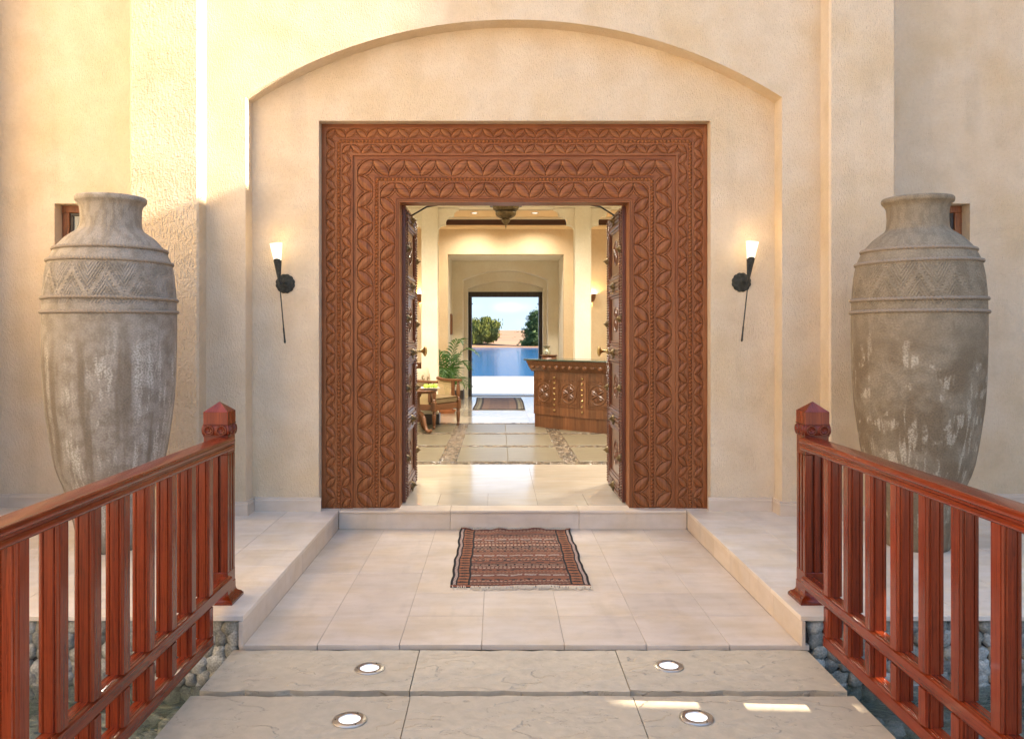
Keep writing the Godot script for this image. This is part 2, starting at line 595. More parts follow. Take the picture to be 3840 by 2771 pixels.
func make_materials():
	M.wall = mat(lin(0.675, 0.555, 0.405), 0.92, T.mottle, 1.0, true, T.stucco, 1.0)
	stained(M.wall, 0.19)
	M.rough_wall = mat(lin(0.675, 0.555, 0.405), 0.92, T.mottle, 0.66, true, T.stucco, 3.2)
	stained(M.rough_wall, 0.19)
	M.cream = mat(lin(0.86, 0.81, 0.67), 0.85, T.mottle, 0.6, true, T.stucco, 0.35)
	M.tan = mat(lin(0.76, 0.61, 0.41), 0.9, T.mottle, 0.6, true, T.stucco, 0.35)
	M.lime = []
	for k in [1.0, 0.95, 1.04, 0.985]:
		M.lime.append(mat(lin(0.66 * k, 0.555 * k, 0.46 * k), 0.42, T.lime, 0.7, true, T.fine, 0.05))
	M.white_lime = []
	for k in [1.0, 0.96, 1.03]:
		M.white_lime.append(mat(lin(0.74 * k, 0.655 * k, 0.57 * k), 0.38, T.lime, 0.7, true, T.fine, 0.05))
	M.terrace = []
	for k in [1.0, 0.96, 1.03]:
		M.terrace.append(mat(lin(0.44 * k, 0.405 * k, 0.36 * k), 0.4, T.lime, 0.7, true))
	for q in M.lime + M.white_lime:
		stained(q, 0.5)
	M.skirt = mat(lin(0.64, 0.53, 0.43), 0.6, T.lime, 0.9, true)
	M.grout = mat(lin(0.40, 0.33, 0.26), 0.95)
	M.marble = []
	for k in [1.0, 0.95, 1.03]:
		M.marble.append(mat(lin(0.56 * k, 0.50 * k, 0.42 * k), 0.12, T.lime, 0.5, true))
	M.slate = []
	for k in [1.0, 0.9, 1.1]:
		M.slate.append(mat(lin(0.17 * k, 0.145 * k, 0.10 * k), 0.34, T.lime, 0.8, true, T.riven, 0.25))
	M.riven = []
	for k in [1.0, 0.93, 1.05, 0.97]:
		M.riven.append(mat(lin(0.55 * k, 0.47 * k, 0.355 * k), 0.6, T.riven_col, 0.42, true, T.riven, 2.2))
	# woods
	M.frame_v = mat(lin(0.275, 0.102, 0.036), 0.42, T.wood, 1.1, true, T.wood_bump, 0.05)
	M.frame_v.metallic_specular = 0.35
	M.frame_h = mat(lin(0.275, 0.102, 0.036), 0.42, T.wood_h, 1.1, true)
	M.frame_h.metallic_specular = 0.35
	M.rail = []
	for k in [1.0, 0.86, 1.14]:
		var m := mat(lin(0.185 * k, 0.027 * k, 0.006 * k), 0.26, T.wood, 1.1)
		m.clearcoat_enabled = true
		m.clearcoat = 0.22
		m.metallic_specular = 0.36
		m.clearcoat_roughness = 0.06
		M.rail.append(m)
	M.door = mat(lin(0.14, 0.040, 0.018), 0.32, T.wood, 1.5)
	M.door.clearcoat_enabled = true
	M.door.clearcoat = 0.5
	M.door.clearcoat_roughness = 0.2
	M.desk = []
	for k in [1.0, 0.8, 1.2, 0.9]:
		var m := mat(lin(0.19 * k, 0.075 * k, 0.028 * k), 0.35, T.wood, 1.7)
		m.clearcoat_enabled = true
		m.clearcoat = 0.3
		M.desk.append(m)
	M.chair = mat(lin(0.20, 0.085, 0.035), 0.4, T.wood, 2.0)
	M.dark_wood = mat(lin(0.085, 0.032, 0.018), 0.5, T.wood_h, 1.0, true)
	M.window_wood = mat(lin(0.30, 0.12, 0.05), 0.5, T.wood, 1.5)
	M.pale_wood = mat(lin(0.62, 0.58, 0.54), 0.35, T.wood, 1.2)
	M.black_frame = mat(lin(0.045, 0.038, 0.034), 0.45, T.wood, 1.0, true)
	for q in M.rail:
		q.uv1_scale = Vector3(2.0, 0.6, 1)
	M.door.uv1_scale = Vector3(3.0, 0.45, 1)
	for q in M.desk:
		q.uv1_scale = Vector3(2.4, 0.4, 1)
	M.chair.uv1_scale = Vector3(4.0, 0.7, 1)
	M.frame_v.uv1_scale = Vector3(1.8, 0.5, 1.8)
	M.frame_h.uv1_scale = Vector3(0.5, 1.8, 1.8)
	M.dark_wood.uv1_scale = Vector3(0.4, 3.0, 3.0)
	M.dark_skirt = mat(lin(0.06, 0.05, 0.045), 0.4)
	# metals
	M.brass = mat(lin(0.50, 0.36, 0.16), 0.36)
	M.brass.metallic = 1.0
	M.old_brass = mat(lin(0.24, 0.17, 0.085), 0.40, T.pebble, 6.0, true)
	M.old_brass.metallic = 0.8
	M.iron = mat(lin(0.085, 0.09, 0.085), 0.5, T.pebble, 9.0, true, T.fine, 0.3)
	M.iron.metallic = 0.6
	M.steel = mat(lin(0.52, 0.50, 0.47), 0.32)
	M.steel.metallic = 1.0
	M.black = mat(lin(0.012, 0.011, 0.010), 0.5)
	# clay, stone, cloth, plants
	M.clay = mat(Color(1, 1, 1), 0.88, T.clay, 1.0, false, T.clay_bump, 0.8)
	M.clay_brown = mat(Color(0.97, 0.95, 0.91), 0.88, T.clay_patchy, 1.0, false, T.clay_bump, 0.8)
	M.rope = mat(lin(0.27, 0.225, 0.175), 0.9, T.mottle, 5.0, true)
	M.stone = []
	for k in [[0.50, 0.485, 0.44], [0.62, 0.60, 0.56], [0.36, 0.35, 0.32], [0.50, 0.46, 0.39]]:
		M.stone.append(mat(lin(k[0], k[1], k[2]), 0.55, T.pebble, 3.0, true, T.fine, 0.25))
	M.mortar = mat(lin(0.055, 0.052, 0.046), 0.9)
	M.bed = mat(lin(0.035, 0.035, 0.03), 0.8, T.pebble, 1.5, true)
	M.terracotta = mat(lin(0.48, 0.19, 0.08), 0.75, T.mottle, 3.0, true)
	M.leaf = mat(lin(0.045, 0.115, 0.030), 0.42)
	M.leaf.backlight_enabled = true
	M.leaf.backlight = Color(0.25, 0.4, 0.1)
	M.cane = mat(lin(0.62, 0.46, 0.24), 0.7)
	M.cushion = mat(lin(0.24, 0.17, 0.085), 0.95, T.mottle, 6.0, true, T.fine, 0.2)
	M.white_cloth = mat(lin(0.62, 0.52, 0.38), 0.95, T.mottle, 6.0, true)
	M.china = mat(lin(0.70, 0.66, 0.58), 0.25)
	M.apple = mat(lin(0.36, 0.52, 0.08), 0.3, T.mottle, 8.0, true)
	M.fringe = mat(lin(0.55, 0.47, 0.36), 0.95)
	M.rug = mat(Color(1, 1, 1), 0.98, rgb_tex(288, 480, func(x, y): return rug_pattern(x, y, 288.0, 480.0)), 1.0)
	M.rug_edge = mat(lin(0.02, 0.017, 0.017), 0.98)
	M.hall_rug = mat(Color(1, 1, 1), 0.98, rgb_tex(160, 240, func(x, y): return hall_rug_pattern(x, y, 160.0, 240.0)), 1.0)
	M.green_stone = mat(lin(0.055, 0.075, 0.06), 0.12, T.riven_col, 1.2, true)
	M.celadon = mat(lin(0.30, 0.30, 0.21), 0.3, T.mottle, 9.0, true)
	M.sand = mat(lin(0.245, 0.130, 0.062), 0.95, T.mottle, 0.05, true, T.ripple, 6.0)
	M.sand.uv1_scale = Vector3.ONE * 0.06
	M.paving = mat(lin(0.58, 0.49, 0.39), 0.85, T.lime, 0.4, true)
	M.plain_wall = M.wall
	M.glass = StandardMaterial3D.new()
	M.glass.albedo_color = Color(0.75, 0.8, 0.78, 0.25)
	M.glass.transparency = BaseMaterial3D.TRANSPARENCY_ALPHA
	M.glass.roughness = 0.05
	M.room = mat(lin(0.30, 0.27, 0.2), 0.9)
	M.water = StandardMaterial3D.new()
	M.water.albedo_color = Color(0.30, 0.36, 0.30, 0.45)
	M.water.transparency = BaseMaterial3D.TRANSPARENCY_ALPHA
	M.water.roughness = 0.06
	M.water.metallic_specular = 0.4
	M.water.heightmap_enabled = true
	M.water.heightmap_texture = T.ripple
	M.water.heightmap_scale = 3.0
	M.water.uv1_triplanar = true
	M.water.uv1_world_triplanar = true
	M.water.uv1_scale = Vector3.ONE * 0.9
	M.pool = mat(lin(0.010, 0.070, 0.165), 0.05, null, 0.35, true, T.ripple, 1.2)
	M.pool.metallic_specular = 0.02
	M.lamp_glass = mat(Color(1, 0.97, 0.9), 0.4)
	M.lamp_glass.emission_enabled = true
	M.lamp_glass.emission = Color(1.0, 0.94, 0.80)
	M.lamp_glass.emission_energy_multiplier = 0.26
	M.lens = mat(Color(1, 1, 1), 0.3)
	M.lens.emission_enabled = true
	M.lens.emission = Color(0.98, 0.99, 1.0)
	M.lens.emission_energy_multiplier = 0.26

# ---------------------------------------------------------------- facade
func arch_pts(x0: float, x1: float, spring: float, apex: float, n := 36) -> Array:
	var c := (x0 + x1) * 0.5
	var hw := (x1 - x0) * 0.5
	var rise := apex - spring
	var r := (hw * hw + rise * rise) / (2.0 * rise)
	var out := []
	for i in n + 1:
		var x := lerpf(x0, x1, float(i) / n)
		out.append(Vector2(x, apex - r + sqrt(maxf(r * r - (x - c) * (x - c), 0.0))))
	return out

func gate(x0: float, x1: float, y0: float, y1: float, hole: Array) -> Array:   # a wall outline with an opening that reaches its foot; hole runs left to right
	var p := [Vector2(x0, y0), Vector2(x0, y1), Vector2(x1, y1), Vector2(x1, y0)]
	p.append(Vector2(hole[-1].x, y0))
	for i in range(hole.size() - 1, -1, -1):
		p.append(hole[i])
	p.append(Vector2(hole[0].x, y0))
	return p

func wall_with_hole(m: MB, x0, x1, y0, y1, hx0, hx1, hy0, hy1, z0, z1):
	m.bx(x0, hx0, y0, y1, z0, z1)
	m.bx(hx1, x1, y0, y1, z0, z1)
	m.bx(hx0, hx1, y0, hy0, z0, z1)
	m.bx(hx0, hx1, hy1, y1, z0, z1)

func skirting(parent: Node, a: Vector3, b: Vector3, out: Vector3, mt: Material, h := 0.105, t := 0.02, piece := 0.5, called := "skirting_tile"):
	var ln := a.distance_to(b)
	var n := maxi(1, int(round(ln / piece)))
	var d := (b - a) / n
	var pr := [Vector2(0, 0), Vector2(t, 0), Vector2(t, h - 0.022), Vector2(t - 0.006, h - 0.016), Vector2(t - 0.006, h - 0.004), Vector2(t - 0.010, h), Vector2(0, h)]
	for i in n:
		var m := MB.new()
		var e := d.normalized() * 0.0012
		m.sweep(pr, a + d * i + e, a + d * (i + 1) - e, out, Vector3.UP)
		obj(called, m, mt, parent)

func build_facade():
	var f := thing("entrance_facade", "tall cream plastered entrance front with shallow arched niche around the carved doorway", "facade")
	var top := 6.2
	var m := MB.new()
	m.slab(gate(-2.179, 2.416, FL, top, arch_pts(-1.885, 2.128, 3.274, 3.854)), -6.165, -6.345)
	obj("arched_wall", m, M.wall, f)
	m = MB.new()
	m.slab(gate(-2.25, 2.49, FL, top, [Vector2(-1.373, 3.140), Vector2(1.636, 3.140)]), -6.33, -6.62)
	obj("niche_wall", m, M.wall, f)
	for s in [[-2.682, -2.179], [2.416, 2.898]]:
		m = MB.new()
		m.bx(s[0], s[1], FL, top, -6.0, -6.62, 0.014)
		obj("pilaster", m, M.rough_wall if s[0] < 0 else M.wall, f)
	# outer walls, each with a small deep window
	for s in [[-4.45, -2.66, -3.476, -3.02], [2.88, 6.70, 3.25, 3.706]]:
		m = MB.new()
		wall_with_hole(m, s[0], s[1], FL, top, s[2], s[3], 1.86, 2.527, -6.465, -6.85)
		obj("outer_wall", m, M.wall, f)
		var w := MB.new()
		var z := -6.575
		for q in [[s[2], s[3], 2.472, 2.527], [s[2], s[3], 1.86, 1.915]]:
			w.bx(q[0], q[1], q[2], q[3], z, z - 0.06, 0.004)
		for q in [[s[2], s[2] + 0.055], [s[3] - 0.055, s[3]]]:
			w.bx(q[0], q[1], 1.915, 2.472, z - 0.001, z - 0.059, 0.004)
		var wo := obj("window", w, M.window_wood, f)
		w = MB.new()
		for q in [[s[2] + 0.055, s[3] - 0.055, 2.447, 2.472], [s[2] + 0.055, s[3] - 0.055, 1.915, 1.94]]:
			w.bx(q[0], q[1], q[2], q[3], z - 0.02, z - 0.05, 0.003)
		for q in [[s[2] + 0.055, s[2] + 0.08], [s[3] - 0.08, s[3] - 0.055]]:
			w.bx(q[0], q[1], 1.94, 2.447, z - 0.021, z - 0.049, 0.003)
		obj("sash", w, M.black_frame, wo)
		w = MB.new()
		w.bx(s[2] + 0.08, s[3] - 0.08, 1.94, 2.447, z - 0.033, z - 0.037)
		obj("pane", w, M.glass, wo)
		w = MB.new()
		w.bx(s[2] - 0.1, s[3] + 0.1, 1.8, 2.6, -6.9, -6.93)
		obj("blind", w, M.room, wo)
	# skirting tiles
	var y := FL
	skirting(f, Vector3(-4.4, y, -6.465), Vector3(-2.682, y, -6.465), Vector3(0, 0, 1), M.skirt)
	skirting(f, Vector3(2.898, y, -6.465), Vector3(6.5, y, -6.465), Vector3(0, 0, 1), M.skirt)
	skirting(f, Vector3(-2.682, y, -6.0), Vector3(-2.158, y, -6.0), Vector3(0, 0, 1), M.skirt)
	skirting(f, Vector3(2.395, y, -6.0), Vector3(2.898, y, -6.0), Vector3(0, 0, 1), M.skirt)
	skirting(f, Vector3(-2.179, y, -6.002), Vector3(-2.179, y, -6.165), Vector3(1, 0, 0), M.skirt)
	skirting(f, Vector3(2.416, y, -6.002), Vector3(2.416, y, -6.165), Vector3(-1, 0, 0), M.skirt)
	skirting(f, Vector3(-2.157, y, -6.165), Vector3(-1.864, y, -6.165), Vector3(0, 0, 1), M.skirt)
	skirting(f, Vector3(2.107, y, -6.165), Vector3(2.394, y, -6.165), Vector3(0, 0, 1), M.skirt)
	skirting(f, Vector3(-1.885, y, -6.167), Vector3(-1.885, y, -6.33), Vector3(1, 0, 0), M.skirt)
	skirting(f, Vector3(2.128, y, -6.167), Vector3(2.128, y, -6.33), Vector3(-1, 0, 0), M.skirt)
	skirting(f, Vector3(-1.863, y, -6.33), Vector3(-1.352, y, -6.33), Vector3(0, 0, 1), M.skirt, 0.105, 0.02, 0.6)
	skirting(f, Vector3(1.615, y, -6.33), Vector3(2.106, y, -6.33), Vector3(0, 0, 1), M.skirt, 0.105, 0.02, 0.6)
	# the walls of the forecourt beyond both edges of the picture
	var lw := thing("side_wall", "plastered court wall closing the entrance court on the left", "wall")
	m = MB.new()
	m.bx(-4.30, -3.93, -0.6, 5.6, 1.4, -6.462)
	obj("wall", m, M.wall, lw)
	var rw := thing("side_wall", "plastered court wall with slit window on the right side of the court", "wall")
	m = MB.new()
	var hw := 6.23
	m.bx(6.50, 6.75, -0.6, hw, -3.112, -6.86)
	obj("wall", m, M.wall, rw)
	m = MB.new()
	m.bx(6.50, 6.75, -0.6, hw, -1.7, -3.036)
	obj("wall", m, M.wall, rw)
	m = MB.new()
	m.bx(6.50, 6.75, -0.6, 2.15, -3.036, -3.112)
	obj("sill", m, M.wall, rw)
	m = MB.new()
	m.bx(6.50, 6.75, 2.66, hw, -3.036, -3.112)
	obj("lintel", m, M.wall, rw)

# ---------------------------------------------------------------- carved door frame
func carved_tile(mirror: bool) -> ArrayMesh:
	var m := MB.new()
	var f := func(a: float, b: float) -> Vector3:
		var aa := 1.0 - a if mirror else a
		var d1 := Vector2(aa - 1.0, b).length()
		var d2 := Vector2(aa, b - 1.0).length()
		var e := minf(1.0 - d1, 1.0 - d2)
		var h := 0.0
		if e > 0.0:
			h = -0.010 + 0.0145 * sqrt(clampf(e / 0.293, 0.0, 1.0))
		elif e > -0.012:
			h = lerpf(-0.011, -0.015, e / -0.012)
		elif e > -0.05:
			h = lerpf(-0.015, 0.0, (-e - 0.012) / 0.038)
		else:
			var o := absf(-e - 0.155)
			h = -0.009 * maxf(0.0, 1.0 - o / 0.026)
		return Vector3(a, b, h)
	m.grid(44, 44, f, Vector3(0, 0, 1))
	return m.commit()

var fx0 := -1.370
var fx1 := 1.633
var fy1 := 3.137

func frame_strip(m: MB, side: int, o0: float, o1: float, zf: float, zb: float):
	var pr := []
	if side == 0:
		pr = [Vector2(fx0 + o0, FL), Vector2(fx0 + o1, FL), Vector2(fx0 + o1, fy1 - o1), Vector2(fx0 + o0, fy1 - o0)]
	elif side == 2:
		pr = [Vector2(fx1 - o0, FL), Vector2(fx1 - o1, FL), Vector2(fx1 - o1, fy1 - o1), Vector2(fx1 - o0, fy1 - o0)]
	else:
		pr = [Vector2(fx0 + o0, fy1 - o0), Vector2(fx1 - o0, fy1 - o0), Vector2(fx1 - o1, fy1 - o1), Vector2(fx0 + o1, fy1 - o1)]
	m.slab(pr, zb, zf)

func build_frame():
	var f := thing("carved_door_frame", "broad brown hardwood door surround carved with chains of leaves and pyramid beads", "door frame")
	var ta := carved_tile(false)
	var tb := carved_tile(true)
	var za := -6.42
	var zi := -6.434
	for side in 3:
		var mt: Material = M.frame_h if side == 1 else M.frame_v
		for bd in 2:
			var z: float = za if bd == 0 else zi
			var m := MB.new()
			m.g = 0 if side == 1 else 1
			# flat strips between the carved bands
			var strips: Array = [[0.0, 0.033, 0.0], [0.106, 0.118, 0.0], [0.148, 0.156, 0.0], [0.228, 0.242, 0.0]] if bd == 0 else [[0.242, 0.274, 0.0], [0.399, 0.411, 0.0], [0.442, 0.452, 0.0], [0.570, 0.578, 0.0]]
			for s in strips:
				frame_strip(m, side, s[0], s[1], z + s[2], z - 0.06)
			# sunk beds under the pyramids and behind the carving
			for s in ([[0.033, 0.106, -0.011], [0.118, 0.148, -0.004], [0.156, 0.228, -0.011]] if bd == 0 else [[0.274, 0.399, -0.011], [0.411, 0.442, -0.004], [0.452, 0.570, -0.011]]):
				frame_strip(m, side, s[0], s[1], z + s[2], z - 0.06)
			if bd == 1:
				frame_strip(m, side, 0.578, 0.584, z - 0.008, -6.62)
				frame_strip(m, side, 0.584, 0.591, z - 0.002, -6.62)
				frame_strip(m, side, 0.591, 0.597, z - 0.010, -6.62)
				frame_strip(m, side, 0.597, 0.604, z - 0.004, -6.62)
				frame_strip(m, side, 0.56, 0.578, z - 0.061, -6.62)
			var board := obj("outer_board" if bd == 0 else "inner_board", m, mt, f)
			# pyramids
			var p := MB.new()
			p.g = m.g
			var po: float = 0.133 if bd == 0 else 0.4265
			var hs := 0.0135
			var ln: float = (fx1 - fx0 - 2.0 * po) if side == 1 else (fy1 - po - FL)
			var n := int(ln / 0.0292)
			for k in n:
				var c := Vector3.ZERO
				var t := (k + 0.5) * ln / n
				if side == 0:
					c = Vector3(fx0 + po, FL + t, z)
				elif side == 2:
					c = Vector3(fx1 - po, FL + t, z)
				else:
					c = Vector3(fx0 + po + t, fy1 - po, z)
				var apex := c + Vector3(0, 0, 0.010)
				var q := [c + Vector3(-hs, -hs, -0.0038), c + Vector3(hs, -hs, -0.0038), c + Vector3(hs, hs, -0.0038), c + Vector3(-hs, hs, -0.0038)]
				for e in 4:
					p.poly([q[e], q[(e + 1) % 4], apex], (q[e] + q[(e + 1) % 4]) * 0.5 - c + Vector3(0, 0, 0.008))
			stuff(obj("pyramid_beads", p, mt, board))
			# the chains of leaves
			var bands: Array = [[0.033, 0.106, 34, 36, 1.0], [0.156, 0.228, 32, 34, 1.0]] if bd == 0 else [[0.274, 0.399, 18, 21, 1.0], [0.452, 0.570, 16, 20, 1.0]]
			for b in bands:
				var o0: float = b[0]
				var o1: float = b[1]
				var wd := o1 - o0
				var zs := 1.0 if wd > 0.1 else 0.72
				if side == 1:
					var n2: int = b[2]
					var l2 := (fx1 - fx0 - 2.0 * o1) / n2
					for k in range(-1, n2 + 1):
						var x := fx0 + o1 + k * l2
						var w := l2
						if k == -1:
							x = fx0 + o0
							w = wd
						if k == n2:
							x = fx1 - o1
							w = wd
						var o := obj("carved_leaf", ta if (k + 1) % 2 == 0 else tb, mt, board)
						o.transform = Transform3D(Basis(Vector3(w, 0, 0), Vector3(0, wd, 0), Vector3(0, 0, zs * rng.randf_range(0.82, 1.15))), Vector3(x, fy1 - o1, z))
				else:
					var n2: int = b[3]
					var l2 := (fy1 - o1 - FL) / n2
					for k in n2:
						var o: MeshInstance3D
						if side == 0:
							o = obj("carved_leaf", tb if (n2 - k) % 2 == 0 else ta, mt, board)
							o.transform = Transform3D(Basis(Vector3(0, l2, 0), Vector3(-wd, 0, 0), Vector3(0, 0, zs * rng.randf_range(0.82, 1.15))), Vector3(fx0 + o1, FL + k * l2, z))
						else:
							o = obj("carved_leaf", ta if (n2 - k) % 2 == 0 else tb, mt, board)
							o.transform = Transform3D(Basis(Vector3(0, -l2, 0), Vector3(wd, 0, 0), Vector3(0, 0, zs * rng.randf_range(0.82, 1.15))), Vector3(fx1 - o1, FL + (k + 1) * l2, z))

# ---------------------------------------------------------------- paving, platform, bridge
func tiles(parent: Node, xs: Array, zs: Array, ytop: float, th: float, mats: Array, gap := 0.0011, called := "tile"):
	for i in xs.size() - 1:
		for j in zs.size() - 1:
			var m := MB.new()
			m.bx(xs[i] + gap, xs[i + 1] - gap, ytop - th, ytop + rng.randf_range(-0.0006, 0.0006), -zs[j] - gap, -zs[j + 1] + gap, 0.0015)
			obj(called, m, mats[rng.randi() % mats.size()], parent)

func build_paving():
	var rows := [3.96, 4.407, 4.81, 5.206, 5.60, 6.0, 6.47]
	for s in [0, 1]:
		var p := structure("platform")
		var xs := [-4.40, -4.01, -3.61, -3.21, -2.81, -2.41, -2.01, -1.61, -1.222] if s == 0 else [1.457, 1.857, 2.257, 2.657, 3.057, 3.457, 3.857, 4.257, 4.657, 5.057, 5.457, 5.857, 6.257, 6.50]
		tiles(p, xs, rows, FL, 0.024, M.white_lime)
		var m := MB.new()
		m.bx(xs[0] + (0.03 if s == 1 else 0.0), xs[-1] - (0.03 if s == 0 else 0.0), -0.6, FL - 0.0025, -4.03, -6.47)
		obj("base", m, M.grout, p)
		# the upright tiles along the landing
		var x: float = -1.2245 if s == 0 else 1.4595
		var t: float = -0.018 if s == 0 else 0.018
		var zz := [3.952, 4.36, 4.77, 5.17, 5.57, 5.97, 6.343]
		for k in 6:
			m = MB.new()
			m.bx(x, x + t, 0.001, FL - 0.0245, -zz[k] - 0.001, -zz[k + 1] + 0.001, 0.0015)
			obj("riser_tile", m, M.lime[(k * 3 + s) % 4], p)
	var l := structure("landing")
	var lz := [3.985, 4.397, 4.787, 5.188, 5.589, 5.985, 6.345]
	var lx := [-1.2265, -0.872, -0.475, -0.077, 0.324, 0.722, 1.121, 1.4605]
	for i in 7:
		for j in 6:
			var m := MB.new()
			var x0: float = lx[i]
			var x1: float = lx[i + 1]
			if j == 0 and i == 0:
				x0 = -1.25
			if j == 0 and i == 6:
				x1 = 1.508
			m.bx(x0 + 0.0011, x1 - 0.0011, -0.026, rng.randf_range(-0.0006, 0.0006), -lz[j] - 0.0011 - (rng.randf_range(-0.004, 0.004) if j == 0 else 0.0), -lz[j + 1] + 0.0011, 0.0015)
			obj("tile", m, M.lime[rng.randi() % 4], l)
	var m := MB.new()
	m.bx(-1.24, 1.48, -0.6, -0.0025, -4.05, -6.39)
	obj("base", m, M.grout, l)
	# the step up to the doorway
	var st := structure("doorstep")
	var sx := [-1.222, -0.364, 0.627, 1.457]
	for k in 3:
		m = MB.new()
		m.bx(sx[k] + 0.001, sx[k + 1] - 0.001, 0.001, FL - 0.0225, -6.343, -6.40, 0.002)
		obj("riser_slab", m, M.lime[(k + 1) % 4], st)
		m = MB.new()
		m.bx(sx[k] + 0.001, sx[k + 1] - 0.001, FL - 0.022, FL, -6.336, -6.53, 0.004)
		obj("tread_slab", m, M.lime[k % 4], st)
	m = MB.new()
	m.bx(-1.3, 1.55, -0.5, FL - 0.024, -6.402, -6.60)
	obj("base", m, M.grout, st)

func rough_slab(x0: float, x1: float, z0: float, z1: float, y1: float, th: float) -> MB:   # z0 near edge, z1 far edge (both negative)
	var m := MB.new()
	var pr := []
	var n := 14
	for i in n + 1:
		pr.append(Vector2(lerpf(x0, x1, float(i) / n), -z0 + (rng.randf_range(-0.006, 0.005) if i % 3 else rng.randf_range(-0.002, 0.014))))
	for i in n + 1:
		pr.append(Vector2(lerpf(x1, x0, float(i) / n), -z1 + (rng.randf_range(-0.005, 0.005) if i % 3 else rng.randf_range(-0.012, 0.003))))
	# drawn in x, z and laid flat: slab's z becomes y
	m.xf = Transform3D(Basis(Vector3(1, 0, 0), Vector3(0, 0, -1), Vector3(0, 1, 0)), Vector3.ZERO)
	m.slab(pr, y1 - th, y1)
	return m

func build_bridge():
	var b := structure("bridge")
	var z := 3.515
	var zf := 3.973
	var row := 0
	var cuts := [[-1.275, -0.376, 0.567, 1.492], [-1.295, -0.366, 0.568, 1.503], [-1.27, -0.30, 0.50, 1.49], [-1.29, -0.40, 0.62, 1.50]]
	while z > -1.2:
		var c: Array = cuts[row % 4]
		for k in 3:
			var m := rough_slab(c[k] + 0.002, c[k + 1] - 0.002, -z, -zf, -0.02 - 0.0015 * ((row + k) % 2), 0.056)
			obj("paving_slab", m, M.riven[(row + k * 2) % 4], b)
		zf = z - 0.045
		z = zf - (0.455 if row > 1 else 0.46)
		row += 1
	for x in [-0.9, 0.1, 1.1]:
		var m := MB.new()
		m.bx(x - 0.08, x + 0.08, -0.6, -0.079, 1.3, -3.99)
		obj("beam", m, M.mortar, b)
	# lights let into the slabs
	var at := [[-0.582, 3.747, "flush steel floor light glowing in first bridge slab on the left"], [0.784, 3.773, "flush steel floor light glowing in first bridge slab on the right"], [-0.583, 3.247, "flush steel floor light glowing in nearest bridge slab on the left"], [0.788, 3.266, "flush steel floor light glowing in nearest bridge slab on the right"]]
	for a in at:
		var t := thing("floor_light", a[2], "floor light", Vector3(a[0], -0.0195, -a[1]), 0.0, "floor lights in the bridge slabs")
		var m := MB.new()
		m.lathe([Vector2(0.068, -0.002), Vector2(0.0675, 0.003), Vector2(0.064, 0.0055), Vector2(0.046, 0.0065), Vector2(0.043, 0.0065), Vector2(0.0415, 0.002)], 48)
		obj("ring", m, M.steel, t)
		for k in 3:
			m = MB.new()
			var an := k * TAU / 3.0 + 0.6
			m.xf = Transform3D(Basis.IDENTITY, Vector3(sin(an) * 0.055, 0.006, cos(an) * 0.055))
			m.lathe([Vector2(0.0035, 0), Vector2(0.003, 0.0014), Vector2(0, 0.0014)], 10)
			obj("screw", m, M.iron, t)
		m = MB.new()
		m.lathe([Vector2(0.0415, 0.002), Vector2(0.030, 0.0032), Vector2(0, 0.0036)], 40)
		obj("lens", m, M.lens, t)
		var o := SpotLight3D.new()
		o.name = "glow"
		o.position = Vector3(0, 0.012, 0)
		o.rotation.x = PI / 2
		o.light_energy = 0.03
		o.light_size = 0.035
		o.spot_angle = 55.0
		o.spot_range = 8.0
		o.spot_attenuation = 2.0
		o.shadow_enabled = true
		o.light_color = Color(0.98, 0.99, 1.0)
		t.add_child(o, true)

func pebble_mesh(sd: int, sq := 0.62, seg := 12, rings := 8) -> ArrayMesh:
	var m := MB.new()
	var n := FastNoiseLite.new()
	n.seed = sd
	n.frequency = 1.1
	var f := func(a: float, b: float) -> Vector3:
		var t := a * TAU
		var p := b * PI
		var d := Vector3(sin(p) * cos(t), cos(p), sin(p) * sin(t))
		var k := 1.0 + 0.42 * n.get_noise_3dv(d * 1.2)
		var q := pow(pow(absf(d.x), 2.8) + pow(absf(d.y), 2.8) + pow(absf(d.z), 2.8), -1.0 / 2.8)
		d = Vector3(d.x, d.y, d.z * sq) * k * q * 1.04
		return d * 0.5
	m.grid(seg, rings, f, Vector3(0, 1, 0))
	return m.commit()

